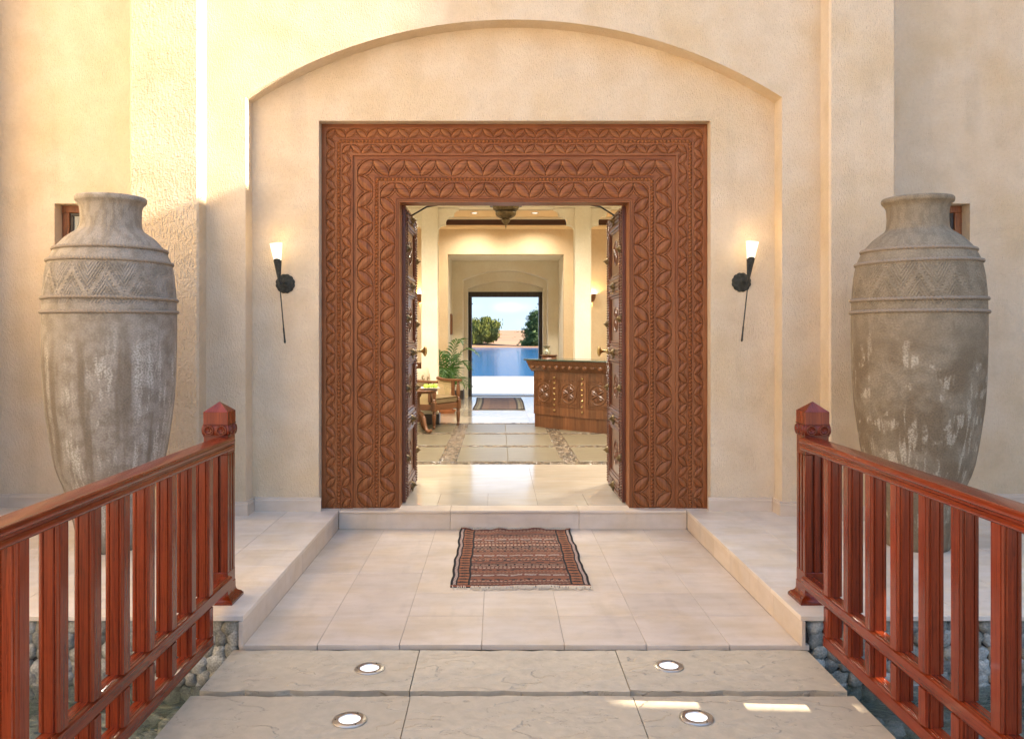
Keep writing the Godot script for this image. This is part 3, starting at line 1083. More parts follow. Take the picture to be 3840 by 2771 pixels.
func build_channel():
	var w := structure("water")
	var m := MB.new()
	m.st.set_smooth_group(-1)
	m.poly([Vector3(-4.4, -0.20, 1.4), Vector3(6.5, -0.20, 1.4), Vector3(6.5, -0.20, -4.06), Vector3(-4.4, -0.20, -4.06)], Vector3.UP)
	obj("surface", m, M.water, w)
	var bed := structure("stream_bed")
	m = MB.new()
	m.bx(-4.4, 6.5, -0.6, -0.42, 1.4, -4.06)
	obj("bed", m, M.bed, bed)
	var pm := [pebble_mesh(1), pebble_mesh(2), pebble_mesh(3), pebble_mesh(4)]
	for k in 4:
		var mm := MultiMesh.new()
		mm.transform_format = MultiMesh.TRANSFORM_3D
		mm.mesh = pm[k]
		mm.instance_count = 420
		for i in 420:
			var s := rng.randf_range(0.05, 0.13)
			var x := rng.randf_range(-2.9, -1.2) if i % 2 else rng.randf_range(1.35, 3.0)
			var bs := Basis.from_euler(Vector3(rng.randf_range(1.2, 1.9), rng.randf() * TAU, rng.randf_range(-0.3, 0.3))).scaled(Vector3.ONE * s)
			mm.set_instance_transform(i, Transform3D(bs, Vector3(x, -0.40 + rng.randf_range(-0.01, 0.04), -rng.randf_range(1.2, 4.03))))
		var o := MultiMeshInstance3D.new()
		o.name = "pebbles" if k == 0 else "pebbles_%03d" % k
		o.multimesh = mm
		o.material_override = M.stone[k]
		bed.add_child(o, true)
		stuff(o)
	# cobbled walls under the platform
	for s in [0, 1]:
		var t := thing("cobble_wall", "low wall of grey river cobbles under the platform edge on the %s of the bridge" % ["left", "right"][s], "wall")
		var x0: float = -4.4 if s == 0 else 1.482
		var x1: float = -1.29 if s == 0 else 6.5
		m = MB.new()
		m.bx(x0, x1, -0.45, FL - 0.0255, -4.012, -4.029)
		obj("mortar", m, M.mortar, t)
		var far := []
		var count := 0
		var row := 0
		var y := -0.24
		while y < FL - 0.05:
			var x := x0 + rng.randf() * 0.05
			while x < x1 - 0.02:
				var sx := rng.randf_range(0.055, 0.105)
				var sy := rng.randf_range(0.066, 0.10)
				var bs := Basis.from_euler(Vector3(0, 0, rng.randf_range(-0.6, 0.6))) * Basis.from_scale(Vector3(sx, sy, rng.randf_range(0.06, 0.10)))
				var p := Vector3(x + sx * 0.5, minf(y + rng.randf_range(-0.010, 0.012), FL - 0.064), -4.012 + rng.randf_range(-0.004, 0.006))
				var tr := Transform3D(bs, p)
				var near := (p.x > -2.6 and p.x < 0) or (p.x < 2.75 and p.x > 0)
				if near and count < 150:
					var o := obj("cobble", pm[rng.randi() % 4], M.stone[rng.randi() % 4], t)
					o.transform = tr
					count += 1
				else:
					far.append(tr)
				x += sx * 0.93
			y += 0.066
			row += 1
		var mm := MultiMesh.new()
		mm.transform_format = MultiMesh.TRANSFORM_3D
		mm.mesh = pm[0]
		mm.instance_count = far.size()
		for i in far.size():
			mm.set_instance_transform(i, far[i])
		var mo := MultiMeshInstance3D.new()
		mo.name = "more_cobbles"
		mo.multimesh = mm
		mo.material_override = M.stone[0]
		t.add_child(mo, true)
		stuff(mo)

# ---------------------------------------------------------------- railings
func build_railing(s: float, X0: float, px: float, zlist: Array, label: String):
	var r := thing("railing", label, "railing", Vector3(X0, FL, -4.2))
	var off := -Vector3(X0, FL, -4.2)
	var side := Vector3(s, 0, 0)
	var ze := 0.9
	var mk := func(called: String, pr: Array, y: float, za: float, zb: float, k: int) -> void:
		var m := MB.new()
		m.uo = Vector2(rng.randf(), rng.randf())
		m.xf.origin = off
		m.sweep(pr, Vector3(X0, y, -za), Vector3(X0, y, -zb), side, Vector3.UP)
		obj(called, m, M.rail[k], r)
	# handrail: rounded board over a moulded one
	var bull := func(x0: float, x1: float, y0: float, y1: float) -> Array:
		var h := (y1 - y0) * 0.5
		var out := []
		for k in 9:
			var a := -PI / 2 + PI * k / 8.0
			out.append(Vector2(x1 - h * 0.8 + cos(a) * h * 0.8, (y0 + y1) * 0.5 + sin(a) * h))
		for k in 9:
			var a := PI / 2 + PI * k / 8.0
			out.append(Vector2(x0 + h * 0.8 + cos(a) * h * 0.8, (y0 + y1) * 0.5 + sin(a) * h))
		return out
	mk.call("handrail", bull.call(-0.012, 0.088, 0.953, 0.983), 0.0, 4.15, -ze, 0)
	mk.call("rail_neck", [Vector2(0.0, 0.943), Vector2(0.074, 0.943), Vector2(0.074, 0.955), Vector2(0.0, 0.955)], 0.0, 4.15, -ze, 1)
	mk.call("rail_moulding", bull.call(-0.008, 0.080, 0.919, 0.945), 0.0, 4.15, -ze, 0)
	var rail := func(y0: float, y1: float) -> Array:
		return [Vector2(0, y0 + 0.008), Vector2(0.006, y0), Vector2(0.060, y0), Vector2(0.066, y0 + 0.008), Vector2(0.066, y1 - 0.010), Vector2(0.062, y1 - 0.009), Vector2(0.056, y1 - 0.002), Vector2(0.052, y1 - 0.003), Vector2(0.049, y1), Vector2(0.017, y1), Vector2(0.014, y1 - 0.003), Vector2(0.010, y1 - 0.002), Vector2(0.004, y1 - 0.009), Vector2(0, y1 - 0.010)]
	mk.call("middle_rail", rail.call(0.225, 0.287), 0.0, 4.15, -ze, 0)
	mk.call("bottom_rail", rail.call(0.034, 0.097), 0.0, 3.868, -ze, 2)
	# uprights, moulded along the sides of every opening
	var w := 0.030
	var pr := []
	for q in [[-0.0, 0.0], [1.0, 0.0]]:
		pass
	var half := [Vector2(0.024, 0.0), Vector2(0.0245, 0.005), Vector2(0.0285, 0.009), Vector2(0.0285, 0.014), Vector2(0.026, 0.016), Vector2(0.030, 0.019), Vector2(0.030, 0.047), Vector2(0.026, 0.050), Vector2(0.0285, 0.052), Vector2(0.0285, 0.057), Vector2(0.0245, 0.061), Vector2(0.024, 0.066)]
	for p in half:
		pr.append(Vector2(p.x, p.y))
	for k in range(half.size() - 1, -1, -1):
		pr.append(Vector2(-half[k].x, half[k].y))
	var up_sweep := func(called: String, zc: float, y0: float, y1: float, k: int) -> void:
		var m := MB.new()
		m.uo = Vector2(rng.randf(), rng.randf())
		m.xf.origin = off
		m.sweep(pr, Vector3(X0, y0, -zc), Vector3(X0, y1, -zc), Vector3(0, 0, 1), side)
		obj(called, m, M.rail[k], r)
	var idx := 0
	for z in zlist:
		up_sweep.call("baluster", z - 0.030, 0.2865, 0.9205, [0, 1, 0, 2][idx % 4])
		up_sweep.call("short_baluster", z - 0.030, 0.0965, 0.2255, [2, 0, 1, 0][idx % 4])
		idx += 1
	# newel post
	var post := Node3D.new()
	post.name = "newel_post"
	r.add_child(post, true)
	var c := Vector3(px, 0, -4.21) + off
	var m := MB.new()
	m.xf.origin = c
	var h := 0.060
	# fluted shaft
	var fl := []
	for sd in 4:
		for t in [-1.0, -0.46, -0.44, -0.22, -0.20, 0.20, 0.22, 0.44, 0.46]:
			var d := 0.0
			if absf(t) > 0.21 and absf(t) < 0.45:
				d = 0.012
			var tt: float = t * h
			if t == -1.0:
				tt = -h + 0.004
			var q := Vector2(tt, -h + d)
			fl.append(q.rotated(sd * PI / 2))
		fl.append(Vector2(h - 0.004, -h).rotated(sd * PI / 2))
	m.sweep(fl, Vector3(0, 0.30, 0), Vector3(0, 0.89, 0), Vector3.RIGHT, Vector3.BACK)
	m.box(Vector3(0, 0.94, 0), Vector3(0.1205, 0.1, 0.1205), 0.004)
	m.box(Vector3(0, 0.268, 0), Vector3(0.1215, 0.066, 0.1215), 0.004)
	obj("shaft", m, M.rail[1], post)
	m = MB.new()
	m.xf.origin = c
	var sq := func(mm: MB, prof: Array) -> void:
		for j in prof.size() - 1:
			var a: Vector2 = prof[j]
			var b: Vector2 = prof[j + 1]
			for sd in 4:
				var bs := Basis(Vector3.UP, sd * PI / 2)
				mm.poly([bs * Vector3(-a.x, a.y, a.x), bs * Vector3(a.x, a.y, a.x), bs * Vector3(b.x, b.y, b.x), bs * Vector3(-b.x, b.y, b.x)], bs * Vector3(0, (a.x - b.x), b.y - a.y))
	sq.call(m, [Vector2(0.094, FL), Vector2(0.094, FL + 0.012), Vector2(0.089, FL + 0.016), Vector2(0.086, FL + 0.022), Vector2(0.074, FL + 0.030), Vector2(0.069, FL + 0.034), Vector2(0.0645, FL + 0.042), Vector2(0.0625, FL + 0.052), Vector2(0.062, FL + 0.088), Vector2(0.061, FL + 0.09)])
	obj("foot", m, M.rail[1], post)
	m = MB.new()
	m.xf.origin = c
	m.box(Vector3(0, 1.078, 0), Vector3(0.124, 0.062, 0.124), 0.002)
	sq.call(m, [Vector2(0.062, 1.1085), Vector2(0.001, 1.157)])
	obj("cap", m, M.rail[2], post)
	# carved collar with two rosettes on each face
	m = MB.new()
	m.xf.origin = c
	var pf := []
	for k in 11:
		var a := -PI / 2 + PI * k / 10.0
		pf.append(Vector2(0.058 + cos(a) * 0.010, 1.0165 + sin(a) * 0.0265))
	sq.call(m, pf)
	for e in [[1.046, 0.064], [0.988, 0.063]]:
		m.box(Vector3(0, e[0], 0), Vector3(e[1] * 2, 0.006, e[1] * 2), 0.001)
	var collar := obj("collar", m, M.rail[1], post)
	for sd in 4:
		for k in [-0.032, 0.032]:
			m = MB.new()
			var bs := Basis(Vector3.UP, sd * PI / 2)
			m.xf = Transform3D(bs * Basis(Vector3.RIGHT, PI / 2), c + bs * Vector3(k, 1.0165, 0.066))
			m.lathe([Vector2(0.0265, -0.012), Vector2(0.0275, 0.002), Vector2(0.025, 0.006), Vector2(0.020, 0.006), Vector2(0.018, 0.001)], 20)
			m.lathe([Vector2(0.0165, 0.0005), Vector2(0.013, 0.006), Vector2(0.006, 0.0035), Vector2(0.0045, 0.007), Vector2(0.0, 0.009)], 24, 1.0, 1.0, 0.0, TAU, 0.28, 6)
			obj("rosette", m, M.rail[1], collar)

# ---------------------------------------------------------------- jars, wall torches, mats
const POT_Y := [[1212.0, 70.0], [1205.0, 74.0], [1173.0, 79.0], [1089.0, 99.0], [1025.0, 124.0], [926.0, 141.0], [880.0, 146.5], [827.0, 149.5], [760.0, 151.5], [702.0, 151.5], [694.0, 151.3]]
const POT_TOP := [[590.0, 141.0], [581.0, 138.5], [556.0, 126.0], [543.0, 115.0], [530.0, 102.0], [520.0, 88.0], [512.0, 76.0], [505.0, 71.5], [490.0, 69.5], [470.0, 70.0], [459.0, 72.0], [452.0, 77.0], [449.0, 80.5], [445.0, 82.0], [440.0, 81.5], [437.5, 78.0], [440.0, 72.0], [455.0, 66.0], [480.0, 63.0], [510.0, 62.0]]
const PS := 348.2

func pot_prof(tab: Array) -> Array:
	var out := []
	for t in tab:
		out.append(Vector2(t[1] / PS * 0.902, 1.497 + (742.0 - t[0]) / PS - FL))
	return out

func smooth_prof(p: Array, k := 3) -> Array:
	var out := []
	for i in p.size() - 1:
		var a: Vector2 = p[maxi(i - 1, 0)]
		var b: Vector2 = p[i]
		var c: Vector2 = p[i + 1]
		var d: Vector2 = p[mini(i + 2, p.size() - 1)]
		for j in k:
			out.append(b.cubic_interpolate(c, a, d, float(j) / k))
	out.append(p[-1])
	return out

func build_jars():
	var t := thing("clay_jar", "tall weathered grey clay jar with pale streaks, left of the doorway", "jar", Vector3(-2.462, FL, -5.25), 0.0, "tall clay jars beside the entrance")
	var m := MB.new()
	m.sg = 1
	var hh := 2.25
	# body below and above the incised band; v runs from foot to rim
	var lathe_v := func(mm: MB, pr: Array) -> void:
		var segs := 96
		for j in pr.size() - 1:
			var p: Vector2 = pr[j]
			var q: Vector2 = pr[j + 1]
			for i in segs:
				var t0 := TAU * i / segs
				var t1 := TAU * (i + 1) / segs
				var d0 := Vector3(sin(t0), 0, cos(t0))
				var d1 := Vector3(sin(t1), 0, cos(t1))
				mm.polyuv([d0 * p.x + Vector3.UP * p.y, d1 * p.x + Vector3.UP * p.y, d1 * q.x + Vector3.UP * q.y, d0 * q.x + Vector3.UP * q.y],
					[Vector2(float(i) / segs, p.y / hh), Vector2(float(i + 1) / segs, p.y / hh), Vector2(float(i + 1) / segs, q.y / hh), Vector2(float(i) / segs, q.y / hh)],
					(d0 + d1) * (q.y - p.y) - Vector3.UP * (q.x - p.x) * 2.0, mm.sg)
		mm.sg += 1
	lathe_v.call(m, smooth_prof(pot_prof(POT_Y)))
	obj("body", m, M.clay, t)
	m = MB.new()
	var topp := smooth_prof(pot_prof(POT_TOP))
	lathe_v.call(m, topp)
	obj("neck", m, M.clay, t)
	# incised band of chevrons between the cords
	var lo := pot_prof([[694.0, 151.3], [675.0, 150.8], [650.0, 149.6], [616.0, 146.3], [600.0, 143.5], [590.0, 141.0]])
	var curve := Curve.new()
	var y0: float = lo[0].y
	var y1: float = lo[-1].y
	var rad := func(y: float) -> float:
		for k in lo.size() - 1:
			if y <= lo[k + 1].y + 1e-6:
				return lerpf(lo[k].x, lo[k + 1].x, smoothstep(0.0, 1.0, (y - lo[k].y) / (lo[k + 1].y - lo[k].y)) * 0.3 + 0.7 * (y - lo[k].y) / (lo[k + 1].y - lo[k].y))
		return lo[-1].x
	m = MB.new()
	var NC := 12.0
	var f := func(a: float, b: float) -> Vector3:
		var y := lerpf(y0, y1, b)
		var r: float = rad.call(y)
		var d := 0.0
		if b > 0.16 and b < 0.995:
			var bb := (b - 0.16) / 0.835
			for part in 2:      # standing chevrons below, hanging ones above, half a step apart
				var ph := fposmod(a * NC + 0.5 * part, 1.0) - 0.5
				var k := bb if part == 0 else 1.0 - bb
				var s := k + absf(ph) * 1.35     # constant along one arm
				if s < 0.66 and k < 0.62:
					var q := fposmod(s * 8.2, 1.0)
					if q < 0.38 and s > 0.08:
						d = maxf(d, 0.0058 * sin(q / 0.38 * PI))
				elif s < 0.74 and s > 0.69:
					if fposmod(k * 13.0, 1.0) < 0.5:
						d = maxf(d, 0.006)
		r -= d
		return Vector3(sin(a * TAU) * r, y, cos(a * TAU) * r)
	m.grid(760, 74, f, Vector3(0, 0, 1), func(a: float, b: float) -> Vector2: return Vector2(a, lerpf(y0, y1, b) / hh))
	obj("incised_band", m, M.clay, t)
	# twisted cords
	for q in [[556.0, 127.0], [583.0, 140.0], [664.0, 150.8], [692.0, 152.0]]:
		m = MB.new()
		var rr: float = q[1] / PS * 0.905
		var yy: float = 1.497 + (742.0 - q[0]) / PS - FL
		var g := func(a: float, b: float) -> Vector3:
			var mi := b * TAU
			var k := 0.0105 * (1.0 + 0.24 * sin(a * TAU * 105.0 + mi))
			var R := rr + k * cos(mi)
			return Vector3(sin(a * TAU) * R, yy + k * sin(mi) + 0.004 * sin(a * TAU + q[0]), cos(a * TAU) * R)
		m.grid(640, 7, g, Vector3(0, 0, 1))
		obj("cord", m, M.rope, t)
	t.rotation.y = 2.2
	var t2 := dup(t, "tall brownish grey clay jar with patchy whitish scrapes, right of the doorway", Vector3(2.69, FL, -5.28), 5.05)
	for c in t2.get_children():
		if c.material_override == M.clay:
			c.material_override = M.clay_brown

func build_torches():
	var data := [[-1.629, 1.89, -1.667, 2.186, -1.612, 1.432, "iron wall torch with white glass flame cup, on the wall left of the doorway"], [1.871, 1.900, 1.918, 2.199, 1.851, 1.445, "iron wall torch with white glass flame cup, on the wall right of the doorway"]]
	for a in data:
		var t := thing("wall_torch", a[6], "wall lamp", Vector3(a[0], a[1], -6.33), 0.0, "wall torches beside the doorway")
		var base := Vector3(a[0], a[1], -6.33)
		var top := Vector3(a[2], a[3], -6.20) - base
		var tip := Vector3(a[4], a[5], -6.25) - base
		var m := MB.new()
		# scalloped back plate
		m.xf = Transform3D(Basis(Vector3.RIGHT, PI / 2), Vector3(0, 0, 0.001))
		m.lathe([Vector2(0.066, 0.0), Vector2(0.071, 0.004), Vector2(0.058, 0.013), Vector2(0.040, 0.011), Vector2(0.030, 0.017), Vector2(0.014, 0.023), Vector2(0.0, 0.025)], 72, 1.0, 1.0, 0.0, TAU, 0.07, 12)
		obj("back_plate", m, M.iron, t)
		var ax := (top - tip).normalized()
		var L := (top - tip).length()
		var sd := ax.cross(Vector3(0, 0, 1)).normalized()
		var bs := Basis(sd, ax, sd.cross(ax))
		var X := Transform3D(bs, tip)
		var hj := L * 0.595
		m = MB.new()
		var joint := tip + ax * hj
		m.tube([Vector3(signf(a[0]) * -0.004, 0.003, 0.02), Vector3(0, 0.006, 0.06), joint + Vector3(0.006, 0.004, -0.02), joint], 0.0055, 10)
		obj("arm", m, M.iron, t)
		m = MB.new()
		m.xf = X
		m.lathe([Vector2(0.0, 0.0), Vector2(0.006, 0.004), Vector2(0.0085, 0.012), Vector2(0.007, 0.03), Vector2(0.006, 0.07), Vector2(0.0065, 0.085), Vector2(0.0065, 0.118), Vector2(0.0045, 0.12), Vector2(0.0042, hj - 0.012), Vector2(0.0095, hj - 0.010), Vector2(0.0115, hj), Vector2(0.0095, hj + 0.010), Vector2(0.007, hj + 0.012)], 14)
		obj("rod", m, M.iron, t)
		# metal cup with two points, then the glass
		m = MB.new()
		m.xf = X
		var h0 := hj + 0.012
		var h1 := L * 0.835
		var g := func(q: float, b: float) -> Vector3:
			var an := q * TAU
			var hi := h1 - 0.014 + 0.024 * absf(sin(an))
			var y := lerpf(h0, hi, b)
			var r := lerpf(0.0085, 0.031, (y - h0) / (h1 - h0))
			return Vector3(cos(an) * r, y, sin(an) * r)
		m.grid(36, 8, g, Vector3(1, 0, 0))
		obj("cup", m, M.iron, t)
		m = MB.new()
		m.xf = X
		m.lathe([Vector2(0.022, h1 - 0.03), Vector2(0.0275, h1 - 0.005), Vector2(0.046, L - 0.004), Vector2(0.0455, L), Vector2(0.042, L - 0.004), Vector2(0.030, h1 + 0.02)], 32)
		obj("lamp_glass", m, M.lamp_glass, t)
		var o := OmniLight3D.new()
		o.name = "flame"
		o.position = X * Vector3(0, L - 0.03, 0)
		o.light_energy = 0.003
		o.light_size = 0.02
		o.light_color = Color(1.0, 0.86, 0.62)
		o.omni_range = 12.0
		o.omni_attenuation = 2.0
		o.shadow_enabled = true
		t.add_child(o, true)

func build_mat():
	var t := thing("door_mat", "rust and black woven kilim mat lying on the landing before the step", "mat", Vector3(0.135, 0.0, -5.61))
	var wv := FastNoiseLite.new()
	wv.seed = 5
	wv.frequency = 2.6
	var hgt := func(a: float, b: float) -> float:
		var e := smoothstep(0.75, 1.0, b)
		var k := 0.006 + 0.005 * (wv.get_noise_2d(a * 2.0, b * 3.0) + 0.3) + 0.012 * e * maxf(0.0, sin(a * 19.0 + 1.0))
		return k
	var px := func(a: float, b: float) -> Vector3:
		var edge := 0.004 * sin(b * 13.0) + 0.003 * sin(b * 37.0 + 2.0)
		var x := (a - 0.5) * 0.838 + edge * absf(a - 0.5) * 2.0
		var z := 0.72 - b * 1.435 + 0.008 * sin(a * 7.0)
		return Vector3(x, hgt.call(a, b), z)
	var m := MB.new()
	m.grid(70, 110, px, Vector3.UP, func(a: float, b: float) -> Vector2: return Vector2(a, b))
	obj("weave", m, M.rug, t)
	m = MB.new()
	for e in [0.0, 1.0]:
		for k in 110:
			var q0: Vector3 = px.call(e, k / 110.0)
			var q1: Vector3 = px.call(e, (k + 1) / 110.0)
			m.poly([q0, q1, Vector3(q1.x, 0.0005, q1.z), Vector3(q0.x, 0.0005, q0.z)], Vector3(e - 0.5, 0, 0))
	for e in [0.0, 1.0]:
		for k in 70:
			var q0: Vector3 = px.call(k / 70.0, e)
			var q1: Vector3 = px.call((k + 1) / 70.0, e)
			m.poly([q0, q1, Vector3(q1.x, 0.0005, q1.z), Vector3(q0.x, 0.0005, q0.z)], Vector3(0, 0, 0.5 - e))
	obj("edge", m, M.rug_edge, t)
	m = MB.new()
	for e in [0.0, 1.0]:
		for k in 230:
			var a := (k + rng.randf()) / 230.0
			if e == 0.0 and a < 0.22 and rng.randf() < 0.6:
				continue
			var p: Vector3 = px.call(a, e)
			var d := (1.0 if e == 0.0 else -1.0)
			var ln := rng.randf_range(0.03, 0.07)
			var bend := rng.randf_range(-0.018, 0.018)
			var up := 0.0 if e == 0.0 else rng.randf_range(0.0, 0.015)
			if e == 1.0:
				ln *= 0.45
			m.tube([p - Vector3(0, 0, d * 0.01), p + Vector3(bend * 0.4, -p.y * 0.4 + up, d * ln * 0.5), p + Vector3(bend, -p.y + 0.003 + up * 1.2, d * ln)], [0.0032, 0.0028, 0.0016], 4, false)
	stuff(obj("fringe", m, M.fringe, t))

# ---------------------------------------------------------------- the two open door leaves
func rosette(m: MB, r: float, depth: float):   # six petals in a circle, drawn in x, y, raised along z
	m.sg += 1
	for k in 6:
		var an := k * PI / 3.0
		var tipv := Vector3(sin(an), cos(an), 0) * r
		var sidev := Vector3(cos(an), -sin(an), 0)
		var n := 6
		for sgn in [-1.0, 1.0]:
			for i in n:
				var t0 := float(i) / n
				var t1 := float(i + 1) / n
				var w0 := sin(t0 * PI) * r * 0.17
				var w1 := sin(t1 * PI) * r * 0.17
				var c0 := tipv * t0 + Vector3(0, 0, depth * sin(t0 * PI))
				var c1 := tipv * t1 + Vector3(0, 0, depth * sin(t1 * PI))
				m.poly([c0, c1, tipv * t1 + sidev * w1 * sgn, tipv * t0 + sidev * w0 * sgn], Vector3(0, 0, 1) + sidev * sgn * 0.3)
		# small triangle between two petals, with a peak
		var a2 := an + PI / 6.0
		var c := Vector3(sin(a2), cos(a2), 0) * r * 0.66
		var tri := [Vector3(sin(a2), cos(a2), 0) * r * 0.34, Vector3(sin(a2 - 0.38), cos(a2 - 0.38), 0) * r * 0.86, Vector3(sin(a2 + 0.38), cos(a2 + 0.38), 0) * r * 0.86]
		for e in 3:
			m.poly([tri[e], tri[(e + 1) % 3], c + Vector3(0, 0, depth * 0.7)], (tri[e] + tri[(e + 1) % 3]) * 0.5 - c + Vector3(0, 0, r * 0.4))
	var ring := []
	for k in 9:
		var an := PI * k / 8.0
		ring.append(Vector2(r * 1.10 + cos(an) * r * 0.055, sin(an) * r * 0.055))
	var keep := m.xf
	m.xf = keep * Transform3D(Basis(Vector3.RIGHT, PI / 2), Vector3.ZERO)
	m.lathe(ring, 40)
	m.xf = keep

func stud(m: MB, r: float, spike := 0.6):   # along +y
	var p := [Vector2(r, 0.0), Vector2(r, r * 0.15), Vector2(r * 0.93, r * 0.45), Vector2(r * 0.7, r * 0.75), Vector2(r * 0.35, r * 0.98), Vector2(r * 0.14, r * (1.0 + spike * 0.4)), Vector2(0, r * (1.05 + spike))]
	m.lathe(p, 18)

func build_door_leaves():
	for s in [-1.0, 1.0]:
		var xc := 0.1315
		var t := thing("door_leaf", "heavy dark panelled door leaf with brass bosses, standing open on the %s" % ("left" if s < 0 else "right"), "door", Vector3(xc + s * 0.870, FL + 0.006, -6.63), 0.0, "open entrance door leaves")
		# local: carved face at x = 0 looking to -s, leaf runs to -z
		var W := 0.88
		var H := 2.385
		var sx := Vector3(-s, 0, 0)       # outward from carved face
		var th := 0.062
		var bxz := func(m: MB, x0: float, x1: float, y0: float, y1: float, z0: float, z1: float, bev := 0.002) -> void:
			m.bx(-s * x0, -s * x1, y0, y1, -z0, -z1, bev)
		var stile := 0.125
		for z in [[0.0, stile], [W - stile, W]]:
			var m := MB.new()
			m.uo = Vector2(rng.randf(), rng.randf())
			bxz.call(m, -th, 0.0, 0.0, H, z[0], z[1], 0.003)
			obj("stile", m, M.door, t)
		var ph := 0.4475
		var rl := 0.119
		for k in 5:
			var y := k * (ph + rl)
			var m := MB.new()
			m.g = 2
			bxz.call(m, -th + 0.001, -0.001, y + (0.001 if k == 0 else 0.0), y + rl - (0.001 if k == 4 else 0.0), stile, W - stile, 0.002)
			var rail := obj("rail", m, M.door, t)
			# reeded strips on the rail
			m = MB.new()
			for q in 3:
				for r0 in [[stile + 0.01, W * 0.5 - 0.06], [W * 0.5 + 0.06, W - stile - 0.01]]:
					bxz.call(m, -0.002, 0.010, y + 0.022 + q * 0.029, y + 0.040 + q * 0.029, r0[0], r0[1], 0.006)
			obj("reeding", m, M.door, rail)
			m = MB.new()
			m.xf = Transform3D(Basis(Vector3(0, 0, 1), s * PI / 2), Vector3(0, y + rl * 0.5, -W * 0.5))
			stud(m, 0.034)
			obj("boss", m, M.old_brass, t)
			m = MB.new()
			for q in [-0.02, 0.0, 0.02]:
				m.tube([Vector3(-s * 0.004, y + rl * 0.5, -W * 0.5 + q * 0.5), Vector3(-s * 0.012, y + rl * 0.5 - 0.05, -W * 0.5 + q * 1.6)], 0.005, 6)
			obj("claw", m, M.old_brass, t)
			if k == 4:
				continue
			var y0 := y + rl
			m = MB.new()
			bxz.call(m, -th + 0.015, -0.014, y0, y0 + ph, stile, W - stile, 0.0)
			var panel := obj("panel", m, M.door, t)
			m = MB.new()
			for e in 2:
				var i: float = 0.0 if e == 0 else 0.022
				var x1: float = 0.004 if e == 0 else -0.004
				for q in [[y0 + i, y0 + i + 0.02], [y0 + ph - i - 0.02, y0 + ph - i]]:
					bxz.call(m, -0.0145, x1, q[0], q[1], stile + i, W - stile - i, 0.007)
				for q in [[stile + i, stile + i + 0.02], [W - stile - i - 0.02, W - stile - i]]:
					bxz.call(m, -0.0145, x1 - 0.0006, y0 + i + 0.003, y0 + ph - i - 0.003, q[0], q[1], 0.007)
			obj("panel_moulding", m, M.door, panel)
			m = MB.new()
			m.xf = Transform3D(Basis(Vector3.UP, -s * PI / 2), Vector3(s * 0.013, y0 + ph * 0.5, -W * 0.5))
			rosette(m, 0.095, 0.014)
			obj("rosette", m, M.door, panel)
			for z in [stile * 0.5, W - stile * 0.5]:
				m = MB.new()
				m.xf = Transform3D(Basis(Vector3(0, 0, 1), s * PI / 2), Vector3(0, y0 + ph * (0.5 if z < 0.3 else 0.42), -z))
				stud(m, 0.032)
				obj("boss", m, M.old_brass, t)
		# rows of turned beads along both stiles
		var m := MB.new()
		for z in [0.018, stile - 0.014, W - stile + 0.014, W - 0.014]:
			var k := 0.03
			while k < H - 0.03:
				m.box(Vector3(-s * 0.003, k, -z), Vector3(0.014, 0.017, 0.017), 0.0055)
				k += 0.0225
		stuff(obj("bead_rows", m, M.door, t))
		# hinges on the edge that faces the court
		for y in [2.243, 1.657, 1.074, 0.4925]:
			m = MB.new()
			m.bx(s * 0.030, s * 0.0660, y - FL - 0.062, y - FL + 0.062, 0.0005, 0.0035, 0.001)
			var hi := obj("hinge", m, M.old_brass, t)
			m = MB.new()
			for k in 5:
				m.box(Vector3(s * (0.042 + 0.012 * (k % 2)), y - FL - 0.045 + k * 0.0225, 0.0036), Vector3(0.007, 0.007, 0.001))
			obj("screws", m, M.black, hi)
			m = MB.new()
			m.tube([Vector3(s * 0.0690, y - FL - 0.062, 0.004), Vector3(s * 0.0690, y - FL + 0.062, 0.004)], 0.0055, 8)
			obj("knuckle", m, M.old_brass, hi)
		# knob on the leading edge
		m = MB.new()
		m.xf = Transform3D(Basis(Vector3(0, 0, 1), s * PI / 2), Vector3(0, 1.197 , -W + 0.045))
		m.lathe([Vector2(0.03, 0), Vector2(0.03, 0.005), Vector2(0.016, 0.012), Vector2(0.012, 0.025), Vector2(0.012, 0.05), Vector2(0.02, 0.062), Vector2(0.043, 0.074), Vector2(0.048, 0.082), Vector2(0.040, 0.092), Vector2(0.018, 0.099), Vector2(0, 0.101)], 28)
		obj("knob", m, M.brass, t)
		m = MB.new()
		m.tube([Vector3(-s * 0.01, H - 0.03, -0.36), Vector3(-s * 0.16, H + 0.004, -0.10), Vector3(-s * 0.26, H + 0.012, -0.05)], 0.007, 8)
		obj("closer_arm", m, M.black, t)

# ---------------------------------------------------------------- the hall behind the door
const HZ := 15.8
func downlight(parent: Node, p: Vector3, energy: float):
	var m := MB.new()
	m.xf.origin = p
	m.lathe([Vector2(0.075, 0.0), Vector2(0.075, -0.004), Vector2(0.055, -0.006), Vector2(0.052, -0.002)], 24)
	var r := obj("downlight", m, M.china, parent)
	m = MB.new()
	m.xf.origin = p
	m.lathe([Vector2(0.053, -0.0025), Vector2(0, -0.003)], 24)
	obj("lamp_disc", m, M.lens, r)
	var o := SpotLight3D.new()
	o.name = "downlight_beam"
	o.position = p + Vector3(0, -0.012, 0)
	o.rotation.x = -PI / 2
	o.light_energy = energy
	o.light_size = 0.05
	o.spot_angle = 72.0
	o.spot_angle_attenuation = 0.9
	o.spot_range = 14.0
	o.spot_attenuation = 2.0
	o.light_color = Color(1.0, 0.96, 0.89)
	o.shadow_enabled = true
	r.add_child(o, true)

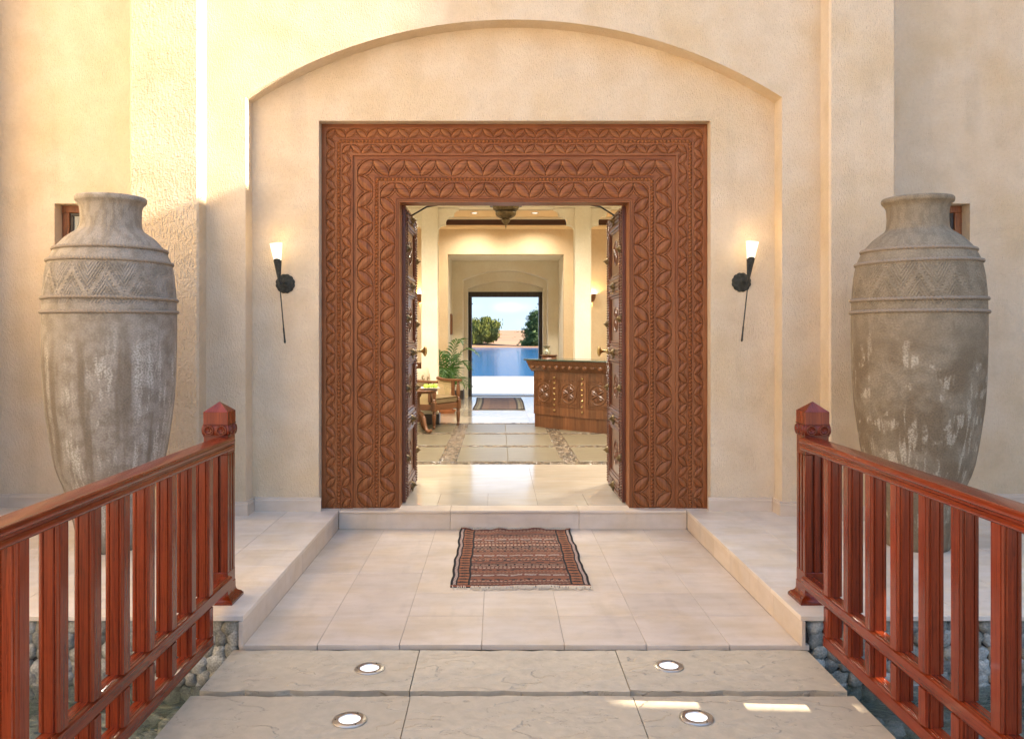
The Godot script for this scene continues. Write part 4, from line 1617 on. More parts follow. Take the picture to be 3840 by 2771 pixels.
func bracket(x: float, s: float) -> Array:   # scalloped, from the column face x outwards along s, top at y 3.40
	var p := [Vector2(x, 3.425), Vector2(x + s * 0.315, 3.425)]
	var arc := func(cx: float, cy: float, r: float, a0: float, a1: float) -> void:
		for k in 7:
			var a := lerpf(a0, a1, k / 6.0)
			p.append(Vector2(x + s * (cx + cos(a) * r), cy + sin(a) * r))
	arc.call(0.315, 3.33, 0.075, PI * 0.5, PI * 1.0)
	p.append(Vector2(x + s * 0.24, 3.31))
	arc.call(0.20, 3.215, 0.085, PI * 0.42, PI * 1.05)
	p.append(Vector2(x + s * 0.118, 3.17))
	p.append(Vector2(x + s * 0.085, 3.17))
	arc.call(0.085, 3.08, 0.085, PI * 0.5, PI * 1.0)
	return p

func hall_floor():
	var fl := structure("hall_floor")
	var m := MB.new()
	m.bx(-3.0, 3.25, -0.5, FL - 0.022, -6.53, -18.35)
	obj("base", m, M.grout, fl)
	tiles(fl, [-2.9, -2.08, -1.68, -1.28, -0.88, -0.48, -0.08, 0.32, 0.72, 1.12, 1.52, 1.92, 3.2], [6.53, 7.03], FL, 0.02, M.marble, 0.0008, "marble_tile")
	tiles(fl, [-2.9, -1.75, -0.87, 0.32, 1.20, 2.1, 3.2], [7.03, 7.80, 8.60], FL, 0.02, M.marble, 0.0008, "marble_tile")
	# slate slabs with bands of pebbles between
	var xs := [[-2.9, -0.625], [-0.44, 0.113], [0.113, 0.695], [0.875, 3.2]]
	var zs := [[8.82, 9.92], [10.10, 11.21], [11.38, 12.50]]
	for x in xs:
		for z in zs:
			m = MB.new()
			m.bx(x[0] + 0.002, x[1] - 0.002, FL - 0.02, FL, -z[0], -z[1], 0.003)
			obj("slate_slab", m, M.slate[rng.randi() % 3], fl)
	var pm := pebble_mesh(9, 0.6, 7, 5)
	var mats := [M.stone[3], mat(lin(0.10, 0.07, 0.045), 0.12), mat(lin(0.19, 0.145, 0.10), 0.12), mat(lin(0.06, 0.05, 0.04), 0.12)]
	var lists := [[], [], [], []]
	var put := func(x0: float, x1: float, z0: float, z1: float) -> void:
		var nx := int((x1 - x0) / 0.036)
		var nz := int((z1 - z0) / 0.034)
		for i in nx:
			for j in nz:
				var s := rng.randf_range(0.036, 0.056)
				var bs := Basis(Vector3.UP, rng.randf() * TAU) * Basis(Vector3.RIGHT, PI / 2) * Basis.from_scale(Vector3(s * 1.15, s * 0.72, s * 0.55))
				lists[rng.randi_range(1, 3)].append(Transform3D(bs, Vector3(lerpf(x0, x1, (i + rng.randf_range(0.3, 0.7)) / nx), FL - 0.008 + rng.randf_range(-0.002, 0.003), -lerpf(z0, z1, (j + rng.randf_range(0.3, 0.7)) / nz))))
	for x in [[-0.625, -0.44], [0.695, 0.875]]:
		for z in zs:
			put.call(x[0], x[1], z[0], z[1])
	for z in [[8.605, 8.81], [9.93, 10.09], [11.22, 11.37], [12.51, 12.645]]:
		put.call(-2.2, 2.4, z[0], z[1])
	var gm := mat(lin(0.30, 0.26, 0.20), 0.5)
	m = MB.new()
	m.bx(-2.9, 3.2, FL - 0.02, FL - 0.010, -8.603, -8.818)
	for z in [[9.922, 10.098], [11.212, 11.378], [12.502, 12.648]]:
		m.bx(-2.9, 3.2, FL - 0.02, FL - 0.010, -z[0], -z[1])
	for x in [[-0.624, -0.441], [0.696, 0.874]]:
		for z in zs:
			m.bx(x[0], x[1], FL - 0.02, FL - 0.0105, -z[0] - 0.001, -z[1] + 0.001)
	obj("pebble_mortar", m, gm, fl)
	for k in 3:
		var mm := MultiMesh.new()
		mm.transform_format = MultiMesh.TRANSFORM_3D
		mm.mesh = pm
		mm.instance_count = lists[k + 1].size()
		for i in lists[k + 1].size():
			mm.set_instance_transform(i, lists[k + 1][i])
		var o := MultiMeshInstance3D.new()
		o.name = "pebbles" if k == 0 else "pebbles_%03d" % k
		o.multimesh = mm
		o.material_override = mats[k + 1]
		fl.add_child(o, true)
		stuff(o)
	tiles(fl, [-2.9, -1.7, -0.6, 0.5, 1.6, 3.2], [12.65, 13.7, 14.75, 15.8, 16.85, 18.0], FL, 0.02, M.marble, 0.0008, "marble_tile")

func build_hall():
	hall_floor()
	var h := thing("reception_hall", "cream reception hall with scalloped columns seen through the open doorway", "hall")
	var m := MB.new()
	m.bx(-3.2, -2.9, -0.5, 4.3, -6.62, -HZ - 0.3)
	obj("side_wall", m, M.cream, h)
	m = MB.new()
	m.bx(3.2, 3.5, -0.5, 4.3, -6.62, -HZ - 0.3)
	obj("side_wall", m, M.cream, h)
	m = MB.new()
	m.bx(-3.2, 3.5, 3.95, 4.3, -6.62, -12.7)
	obj("ceiling", m, M.cream, h)
	m = MB.new()
	m.bx(-3.2, 3.5, 3.74, 4.3, -12.7, -HZ - 0.3)
	var cl := obj("ceiling", m, M.tan, h)
	m = MB.new()
	m.bx(-1.9, 2.2, 3.735, 3.7385, -14.80, -14.825)
	obj("air_slot", m, M.black, cl)
	m = MB.new()
	m.bx(-2.9, 3.2, 3.43, 3.951, -12.5, -12.75, 0.006)
	obj("beam", m, M.cream, h)
	# columns with scalloped brackets and dark plinths
	for cx in [-1.033, 1.2965]:
		m = MB.new()
		m.bx(cx - 0.125, cx + 0.125, FL, 3.43, -12.502, -12.748, 0.008)
		var c := obj("column", m, M.cream, h)
		for s in [-1.0, 1.0]:
			m = MB.new()
			m.slab(bracket(cx + s * 0.1235, s), -12.54, -12.70)
			obj("bracket", m, M.cream, c)
		m = MB.new()
		m.bx(cx - 0.15, cx + 0.15, FL, FL + 0.15, -12.478, -12.772, 0.006)
		obj("plinth", m, M.dark_skirt, c)
	# back wall with the wide opening into the passage
	m = MB.new()
	m.slab(gate(-3.2, 3.5, FL, 3.80, [Vector2(-0.956, 3.044), Vector2(1.270, 3.044)]), -HZ, -HZ - 0.2)
	obj("back_wall", m, M.tan, h)
	m = MB.new()
	m.sweep([Vector2(0, 0), Vector2(0.03, 0.0), Vector2(0.05, 0.02), Vector2(0.07, 0.025), Vector2(0.085, 0.05), Vector2(0.085, 0.065), Vector2(0, 0.065)], Vector3(-2.9, 3.525, -HZ), Vector3(3.2, 3.525, -HZ), Vector3(0, 0, 1), Vector3.UP)
	obj("cornice", m, M.tan, h)
	m = MB.new()
	m.g = 0
	m.bx(-2.9, 3.2, 3.592, 3.70, -HZ + 0.05, -HZ)
	obj("wood_frieze", m, M.dark_wood, h)
	m = MB.new()
	m.bx(-2.9, 3.2, 3.70, 3.74, -HZ + 0.10, -HZ, 0.004)
	obj("ceiling_trim", m, M.cream, h)
	m = MB.new()
	for k in 64:
		var x := -2.9 + k * 0.095
		m.xf = Transform3D(Basis(Vector3(0, 0, 1), 0.45), Vector3(x, 3.46, -HZ + 0.001))
		m.box(Vector3.ZERO, Vector3(0.010, 0.105, 0.008), 0.002)
	stuff(obj("notched_band", m, M.tan, h))
	# wood beams running back under the far ceiling
	for x in [-1.32, 1.6]:
		m = MB.new()
		m.g = 2
		m.bx(x - 0.06, x + 0.06, 3.592, 3.739, -12.76, -HZ + 0.052, 0.004)
		obj("ceiling_beam", m, M.dark_wood, h)
	# passage
	m = MB.new()
	m.bx(-1.2, -0.956, FL, 3.3, -HZ - 0.199, -17.32)
	obj("passage_wall", m, M.cream, h)
	m = MB.new()
	m.bx(1.270, 1.5, FL, 3.3, -HZ - 0.199, -17.32)
	obj("passage_wall", m, M.cream, h)
	m = MB.new()
	m.bx(-0.956, 1.270, 3.044, 3.3, -HZ - 0.199, -17.32)
	obj("passage_ceiling", m, M.cream, h)
	m = MB.new()
	m.slab(gate(-1.2, 1.5, FL, 3.3, arch_pts(-0.731, 1.054, 2.654, 2.855, 24)), -17.3, -17.72)
	obj("arch_wall", m, M.cream, h)
	m = MB.new()
	m.slab(gate(-1.2, 1.5, FL, 3.3, arch_pts(-0.640, 0.978, 2.50, 2.65, 24)), -17.7, -18.02)
	obj("inner_arch", m, M.cream, h)
	m = MB.new()
	m.slab(gate(-1.2, 1.5, FL, 3.3, [Vector2(-0.670, 2.437), Vector2(1.006, 2.437)]), -18.0, -18.25)
	obj("end_wall", m, M.cream, h)
	# dark skirting
	var sk := func(a: Vector3, b: Vector3, o: Vector3) -> void:
		skirting(h, a, b, o, M.dark_skirt, 0.19, 0.02, 3.0, "dark_skirting")
	sk.call(Vector3(-2.9, FL, -HZ), Vector3(-0.937, FL, -HZ), Vector3(0, 0, 1))
	sk.call(Vector3(1.251, FL, -HZ), Vector3(3.2, FL, -HZ), Vector3(0, 0, 1))
	sk.call(Vector3(-0.956, FL, -HZ), Vector3(-0.956, FL, -17.3), Vector3(1, 0, 0))
	sk.call(Vector3(1.270, FL, -HZ), Vector3(1.270, FL, -17.3), Vector3(-1, 0, 0))
	sk.call(Vector3(-0.936, FL, -17.3), Vector3(-0.712, FL, -17.3), Vector3(0, 0, 1))
	sk.call(Vector3(1.035, FL, -17.3), Vector3(1.25, FL, -17.3), Vector3(0, 0, 1))
	sk.call(Vector3(-0.731, FL, -17.3), Vector3(-0.731, FL, -17.7), Vector3(1, 0, 0))
	sk.call(Vector3(1.054, FL, -17.3), Vector3(1.054, FL, -17.7), Vector3(-1, 0, 0))
	# garden door frame
	m = MB.new()
	m.bx(-0.669, -0.565, FL, 2.325, -17.99, -18.22, 0.004)
	m.bx(0.901, 1.005, FL, 2.325, -17.99, -18.22, 0.004)
	m.bx(-0.669, 1.005, 2.327, 2.436, -17.985, -18.22, 0.004)
	obj("garden_door_frame", m, M.black_frame, h)
	for k in [[-0.427, 15.17], [0.687, 15.17], [-1.9, 14.2], [2.2, 14.2]]:
		downlight(h, Vector3(k[0], 3.7395, -k[1]), 0.9)
	for k in [[-1.3, 8.2, 1.6], [0.13, 8.2, 0.9], [1.55, 8.2, 1.6], [-1.7, 10.4, 3.2], [0.13, 10.6, 3.2], [1.95, 10.4, 3.2]]:
		downlight(h, Vector3(k[0], 3.9495, -k[1]), k[2])
	# garden door leaves
	for s in [-1.0, 1.0]:
		var t := thing("garden_door_leaf", "pale open garden door leaf with iron straps, %s of the pool view" % ("left" if s < 0 else "right"), "door", Vector3(0.168 + s * 0.733, FL + 0.004, -18.24), s * -0.06)
		m = MB.new()
		m.bx(0.0, s * 0.045, 0.0, 2.165, 0.0, -0.68, 0.004)
		obj("board", m, M.pale_wood, t)
		for y in [0.18, 0.78, 1.42, 2.02]:
			m = MB.new()
			m.bx(-s * 0.001, -s * 0.008, y, y + 0.035, -0.04, -0.64, 0.002)
			obj("iron_strap", m, M.black, t)
			for k in 4:
				m = MB.new()
				m.xf = Transform3D(Basis(Vector3(0, 0, 1), s * PI / 2), Vector3(-s * 0.007, y + 0.017, -0.1 - k * 0.16))
				stud(m, 0.012)
				obj("nail", m, M.black, t)
	# lamps on the back wall
	for s in [[-1.477, "left"], [1.795, "right"]]:
		var t := thing("wall_lamp", "small shaded uplight on the back wall beside the %s column" % s[1], "wall lamp", Vector3(s[0], 2.12, -HZ), 0.0, "uplights on the back wall")
		m = MB.new()
		m.lathe([Vector2(0.02, 0.0), Vector2(0.06, 0.03), Vector2(0.085, 0.10), Vector2(0.092, 0.16), Vector2(0.088, 0.16), Vector2(0.08, 0.10), Vector2(0.05, 0.03)], 16, 1.0, 1.0, -PI / 2, PI / 2)
		obj("shade", m, M.chair, t)
		m = MB.new()
		m.xf.origin = Vector3(0, 0.12, 0.04)
		m.lathe([Vector2(0.0, -0.02), Vector2(0.018, -0.01), Vector2(0.022, 0.01), Vector2(0.012, 0.03), Vector2(0, 0.033)], 12)
		obj("bulb", m, M.lamp_glass, t)
		var o := OmniLight3D.new()
		o.name = "glow"
		o.position = Vector3(0, 0.125, 0.04)
		o.light_energy = 0.10
		o.light_size = 0.015
		o.omni_range = 10.0
		o.omni_attenuation = 2.0
		o.light_color = Color(1.0, 0.80, 0.50)
		o.shadow_enabled = true
		t.add_child(o, true)
	# picture on the passage wall
	var pc := thing("picture_frame", "dark framed picture hanging on the left passage wall", "picture", Vector3(-0.956, 1.50, -16.75))
	m = MB.new()
	for q in [[0.0, 0.025, -0.16, 0.16], [0.395, 0.42, -0.16, 0.16]]:
		m.bx(0.001, 0.035, q[0], q[1], q[2], q[3], 0.003)
	for q in [[-0.16, -0.135], [0.135, 0.16]]:
		m.bx(0.0015, 0.0345, 0.025, 0.395, q[0], q[1], 0.003)
	obj("frame", m, M.chair, pc)
	m = MB.new()
	m.bx(0.002, 0.01, 0.025, 0.395, -0.135, 0.135)
	obj("print", m, M.white_cloth, pc)

func build_lantern():
	var t := thing("hanging_lantern", "pierced brass hanging lantern with tapering finial below the hall ceiling", "lantern", Vector3(0.10, 2.78, -10.0))
	var p := []
	for q in [[365, 2], [350, 3], [338, 8], [330, 4], [322, 8], [305, 22], [285, 40], [268, 48], [255, 46], [248, 42], [243, 58], [225, 92], [205, 112], [185, 117], [170, 113], [163, 106], [157, 122], [140, 140], [120, 148], [100, 150]]:
		p.append(Vector2(q[1] * 0.001054, 3.165 - 0.001054 * q[0] - 2.78))
	var m := MB.new()
	m.lathe(p, 48, 1.0, 1.0, 0.0, TAU, 0.05, 12)
	obj("bowl", m, M.old_brass, t)
	m = MB.new()
	m.lathe([Vector2(0.150, 0.272), Vector2(0.185, 0.276), Vector2(0.187, 0.292), Vector2(0.150, 0.30), Vector2(0.12, 0.36), Vector2(0.07, 0.44), Vector2(0.02, 0.49), Vector2(0.0, 0.50)], 48, 1.0, 1.0, 0.0, TAU, 0.10, 8)
	obj("crown", m, M.old_brass, t)
	m = MB.new()
	for k in 150:
		var row := k / 30
		var a := (k % 30 + 0.5 * (row % 2)) * TAU / 30.0
		var yq: float = [0.165, 0.19, 0.215, 0.245, 0.262][row]
		var rq: float = [0.097, 0.117, 0.121, 0.146, 0.152][row]
		m.xf = Transform3D(Basis(Vector3.UP, a), Vector3.ZERO)
		m.box(Vector3(0, yq, rq), Vector3(0.010, 0.012, 0.012), 0.003)
	stuff(obj("piercings", m, M.iron, t))
	m = MB.new()
	m.tube([Vector3(0, 0.50, 0), Vector3(0, 1.165, 0)], 0.006, 8)
	obj("chain", m, M.iron, t)

# ---------------------------------------------------------------- reception desk
const DC := Vector2(4.10, 14.9)
const DR := 4.475
func dpt(a: float, r: float, y: float) -> Vector3:
	var t := deg_to_rad(a)
	return Vector3(DC.x - r * cos(t), y, -(DC.y - r * sin(t)))

func arc_block(m: MB, a0: float, a1: float, n: int, prof: Array):    # prof: (r, y) outline
	m.sg += 1
	var tr := Geometry2D.triangulate_polygon(PackedVector2Array(prof))
	for e in [a0, a1]:
		for k in range(0, tr.size(), 3):
			var q := []
			for i in 3:
				q.append(dpt(e, prof[tr[k + i]].x, prof[tr[k + i]].y))
			m.poly(q, (dpt(a0, DR, 0) - dpt(a1, DR, 0)) * (1.0 if e == a0 else -1.0))
	var area := 0.0
	for i in prof.size():
		area += prof[i].cross(prof[(i + 1) % prof.size()])
	var sgn := signf(area)
	for i in prof.size():
		var p: Vector2 = prof[i]
		var q: Vector2 = prof[(i + 1) % prof.size()]
		m.sg += 1
		for k in n:
			var t0 := lerpf(a0, a1, float(k) / n)
			var t1 := lerpf(a0, a1, float(k + 1) / n)
			var rad := (dpt((t0 + t1) * 0.5, 1.0, 0) - dpt((t0 + t1) * 0.5, 0.0, 0))
			var e := (q - p) * sgn
			var out := rad * e.y - Vector3.UP * e.x
			var u0 := deg_to_rad(t0) * DR
			var u1 := deg_to_rad(t1) * DR
			m.polyuv([dpt(t0, p.x, p.y), dpt(t1, p.x, p.y), dpt(t1, q.x, q.y), dpt(t0, q.x, q.y)],
				[Vector2(u0, p.y + p.x) + m.uo, Vector2(u1, p.y + p.x) + m.uo, Vector2(u1, q.y + q.x) + m.uo, Vector2(u0, q.y + q.x) + m.uo], out, m.sg)

func desk_frame(a: float, y: float, r := DR) -> Transform3D:
	var t := deg_to_rad(a)
	var out := Vector3(-cos(t), 0, sin(t))
	return Transform3D(Basis(Vector3.UP.cross(out), Vector3.UP, out), dpt(a, r, y))

func build_desk():
	var o0 := dpt(50.0, DR, FL)
	var t := thing("reception_desk", "curved walnut reception desk with carved rosettes and rows of brass studs", "desk", o0)
	var X := Transform3D(Basis.IDENTITY, -o0)
	var mk := func() -> MB:
		var m := MB.new()
		m.xf = X
		m.uo = Vector2(rng.randf(), rng.randf())
		return m
	var a0 := 37.2
	var k := 0
	while k < 22:
		var m: MB = mk.call()
		arc_block(m, a0 + k * 1.5, a0 + (k + 1) * 1.5 - 0.015, 2, [Vector2(DR - 0.03, FL + 0.19), Vector2(DR, FL + 0.19), Vector2(DR, FL + 0.815), Vector2(DR - 0.03, FL + 0.815)])
		obj("plank", m, M.desk[[0, 2, 1, 0, 3, 2, 0][k % 7]], t)
		k += 1
	k = 0
	while k < 13:
		var m: MB = mk.call()
		arc_block(m, a0 + 0.1 + k * 2.5, a0 + 0.1 + (k + 1) * 2.5 - 0.015, 3, [Vector2(DR - 0.04, FL), Vector2(DR - 0.012, FL), Vector2(DR - 0.012, FL + 0.189), Vector2(DR - 0.04, FL + 0.189)])
		obj("base_board", m, M.desk[[3, 0, 1, 2][k % 4]], t)
		k += 1
	var a1 := a0 + 33.0
	var m: MB = mk.call()
	arc_block(m, a0 + 0.05, a1, 20, [Vector2(DR - 0.55, FL + 0.001), Vector2(DR - 0.041, FL + 0.001), Vector2(DR - 0.041, FL + 0.97), Vector2(DR - 0.55, FL + 0.97)])
	obj("carcass", m, M.desk[1], t)
	m = mk.call()
	arc_block(m, a0 - 0.55, a1, 36, [Vector2(DR - 0.04, FL + 0.816), Vector2(DR + 0.012, FL + 0.816), Vector2(DR + 0.018, FL + 0.83), Vector2(DR + 0.034, FL + 0.845), Vector2(DR + 0.075, FL + 0.90), Vector2(DR + 0.088, FL + 0.935), Vector2(DR + 0.10, FL + 0.938), Vector2(DR + 0.112, FL + 0.975), Vector2(DR - 0.04, FL + 0.975)])
	obj("cornice", m, M.desk[0], t)
	var a := a0 + 0.6
	while a < a1 - 1.0:
		m = MB.new()
		m.xf = X * desk_frame(a, FL + 0.893, DR + 0.052) * Transform3D(Basis(Vector3.RIGHT, -0.55), Vector3.ZERO) * Transform3D(Basis.from_scale(Vector3(1.0, 1.1, 0.75)), Vector3.ZERO)
		m.lathe([Vector2(0, -0.046), Vector2(0.018, -0.042), Vector2(0.034, -0.030), Vector2(0.043, -0.014), Vector2(0.045, 0.004), Vector2(0.040, 0.022), Vector2(0.027, 0.037), Vector2(0.012, 0.044), Vector2(0, 0.046)], 18)
		obj("carved_egg", m, M.desk[2], t)
		m = MB.new()
		m.xf = X * desk_frame(a + 1.57, FL + 0.90, DR + 0.066) * Transform3D(Basis(Vector3.RIGHT, -0.55), Vector3.ZERO) * Transform3D(Basis.from_scale(Vector3(1.5, 1.0, 0.35)), Vector3.ZERO)
		m.lathe([Vector2(0, -0.034), Vector2(0.018, -0.027), Vector2(0.033, 0.0), Vector2(0.040, 0.03), Vector2(0.0, 0.034)], 14)
		obj("carved_scallop", m, M.desk[0], t)
		a += 3.15
	m = mk.call()
	arc_block(m, a0 - 1.0, a1 + 0.2, 30, [Vector2(DR - 0.60, FL + 0.976), Vector2(DR + 0.125, FL + 0.976), Vector2(DR + 0.130, FL + 0.986), Vector2(DR + 0.125, FL + 0.998), Vector2(DR - 0.60, FL + 0.998)])
	obj("stone_top", m, M.green_stone, t)
	for c in [40.1, 46.25, 52.6, 58.8, 65.0]:
		m = MB.new()
		m.xf = X * desk_frame(c, FL + 0.517, DR + 0.001)
		rosette(m, 0.122, 0.016)
		# incised square border of triangles, built as raised fillets
		for h in [0.192, 0.150]:
			for e in [-1.0, 1.0]:
				m.box(Vector3(0, e * h, 0.001), Vector3(h * 2, 0.004, 0.004))
				m.box(Vector3(e * h, 0, 0.001), Vector3(0.004, h * 2 - 0.008, 0.004))
		for e in 4:
			var keep := m.xf
			m.xf = keep * Transform3D(Basis(Vector3.BACK, e * PI / 2), Vector3.ZERO)
			for q in 9:
				var kk := m.xf
				m.xf = kk * Transform3D(Basis(Vector3.BACK, 0.75 if q % 2 else -0.75), Vector3(-0.152 + q * 0.038, 0.171, 0.0008))
				m.box(Vector3.ZERO, Vector3(0.0035, 0.05, 0.0035))
				m.xf = kk
			m.xf = keep
		obj("carved_panel", m, M.desk[1], t)
	for c in [42.85, 49.3, 55.7, 61.9]:
		for q in 7:
			m = MB.new()
			m.xf = X * desk_frame(c, 0.881 - q * 0.0778, DR) * Transform3D(Basis(Vector3.RIGHT, PI / 2), Vector3.ZERO)
			stud(m, 0.0175, 0.0)
			obj("stud", m, M.brass, t)
	# tray and oil burner on the desk
	var tr := thing("desk_tray", "low carved wooden tray standing on the left end of the desk top", "tray", Vector3(0.770, FL + 0.998, -12.33))
	m = MB.new()
	m.g = 0
	m.lathe([Vector2(0.0, 0.0), Vector2(0.125, 0.0), Vector2(0.12, 0.012), Vector2(0.112, 0.02), Vector2(0.128, 0.04), Vector2(0.136, 0.044), Vector2(0.136, 0.054), Vector2(0.0, 0.054)], 8, 1.0, 1.0, PI / 8, TAU + PI / 8)
	obj("tray_body", m, M.desk[0], tr)
	var br := thing("oil_burner", "small grey-green ceramic oil burner standing on the desk tray", "oil burner", Vector3(0.735, FL + 1.052, -12.33))
	m = MB.new()
	m.lathe([Vector2(0.0, 0.0), Vector2(0.055, 0.0), Vector2(0.061, 0.02), Vector2(0.056, 0.05), Vector2(0.038, 0.075), Vector2(0.030, 0.088), Vector2(0.034, 0.098), Vector2(0.056, 0.128), Vector2(0.060, 0.134), Vector2(0.055, 0.133), Vector2(0.02, 0.108), Vector2(0, 0.106)], 28)
	obj("burner_body", m, M.celadon, br)
	m = MB.new()
	m.xf = Transform3D(Basis(Vector3.RIGHT, PI / 2 - 0.25), Vector3(-0.008, 0.030, 0.050))
	m.lathe([Vector2(0.022, 0.0), Vector2(0.024, 0.008), Vector2(0.019, 0.012), Vector2(0.0, 0.004)], 20)
	obj("burner_mouth", m, M.dark_skirt, br)

# ---------------------------------------------------------------- chair, table, plant, rug
func turned_leg(m: MB, x: float, z: float):
	m.xf.origin = Vector3(x, 0, z)
	m.lathe([Vector2(0, 0), Vector2(0.014, 0.0), Vector2(0.021, 0.022), Vector2(0.024, 0.034), Vector2(0.016, 0.046), Vector2(0.022, 0.06), Vector2(0.030, 0.16), Vector2(0.031, 0.20), Vector2(0.022, 0.215), Vector2(0.030, 0.228), Vector2(0.022, 0.240), Vector2(0.030, 0.252)], 14)
	m.xf.origin = Vector3.ZERO
	m.box(Vector3(x, 0.318, z), Vector3(0.064, 0.135, 0.064), 0.004)
	m.xf.origin = Vector3(x, 0, z)
	m.lathe([Vector2(0.030, 0.385), Vector2(0.024, 0.40), Vector2(0.031, 0.412), Vector2(0.020, 0.426), Vector2(0.029, 0.47), Vector2(0.032, 0.51), Vector2(0.022, 0.60), Vector2(0.018, 0.615), Vector2(0.026, 0.628), Vector2(0.020, 0.64), Vector2(0.024, 0.655), Vector2(0, 0.655)], 14)
	m.xf.origin = Vector3.ZERO

func cane(m: MB, o: Vector3, u: Vector3, v: Vector3, lu: float, lv: float, top: Callable):
	var n := u.cross(v).normalized()
	var pitch := 0.0175
	var w := 0.0052
	for i in int(lu / pitch) + 1:
		var x := i * pitch
		var h: float = top.call(x / lu)
		m.poly([o + u * (x - w) , o + u * (x + w), o + u * (x + w) + v * h, o + u * (x - w) + v * h], n)
	for j in int(lv / pitch) + 1:
		var y := j * pitch
		var x0 := 0.0
		var xa := lu
		for i in 41:
			if top.call(i / 40.0) >= y:
				x0 = lu * i / 40.0
				xa = minf(xa, lu * i / 40.0)
		if xa >= x0:
			continue
		m.poly([o + u * xa + v * (y - w) + n * 0.0012, o + u * x0 + v * (y - w) + n * 0.0012, o + u * x0 + v * (y + w) + n * 0.0012, o + u * xa + v * (y + w) + n * 0.0012], n)

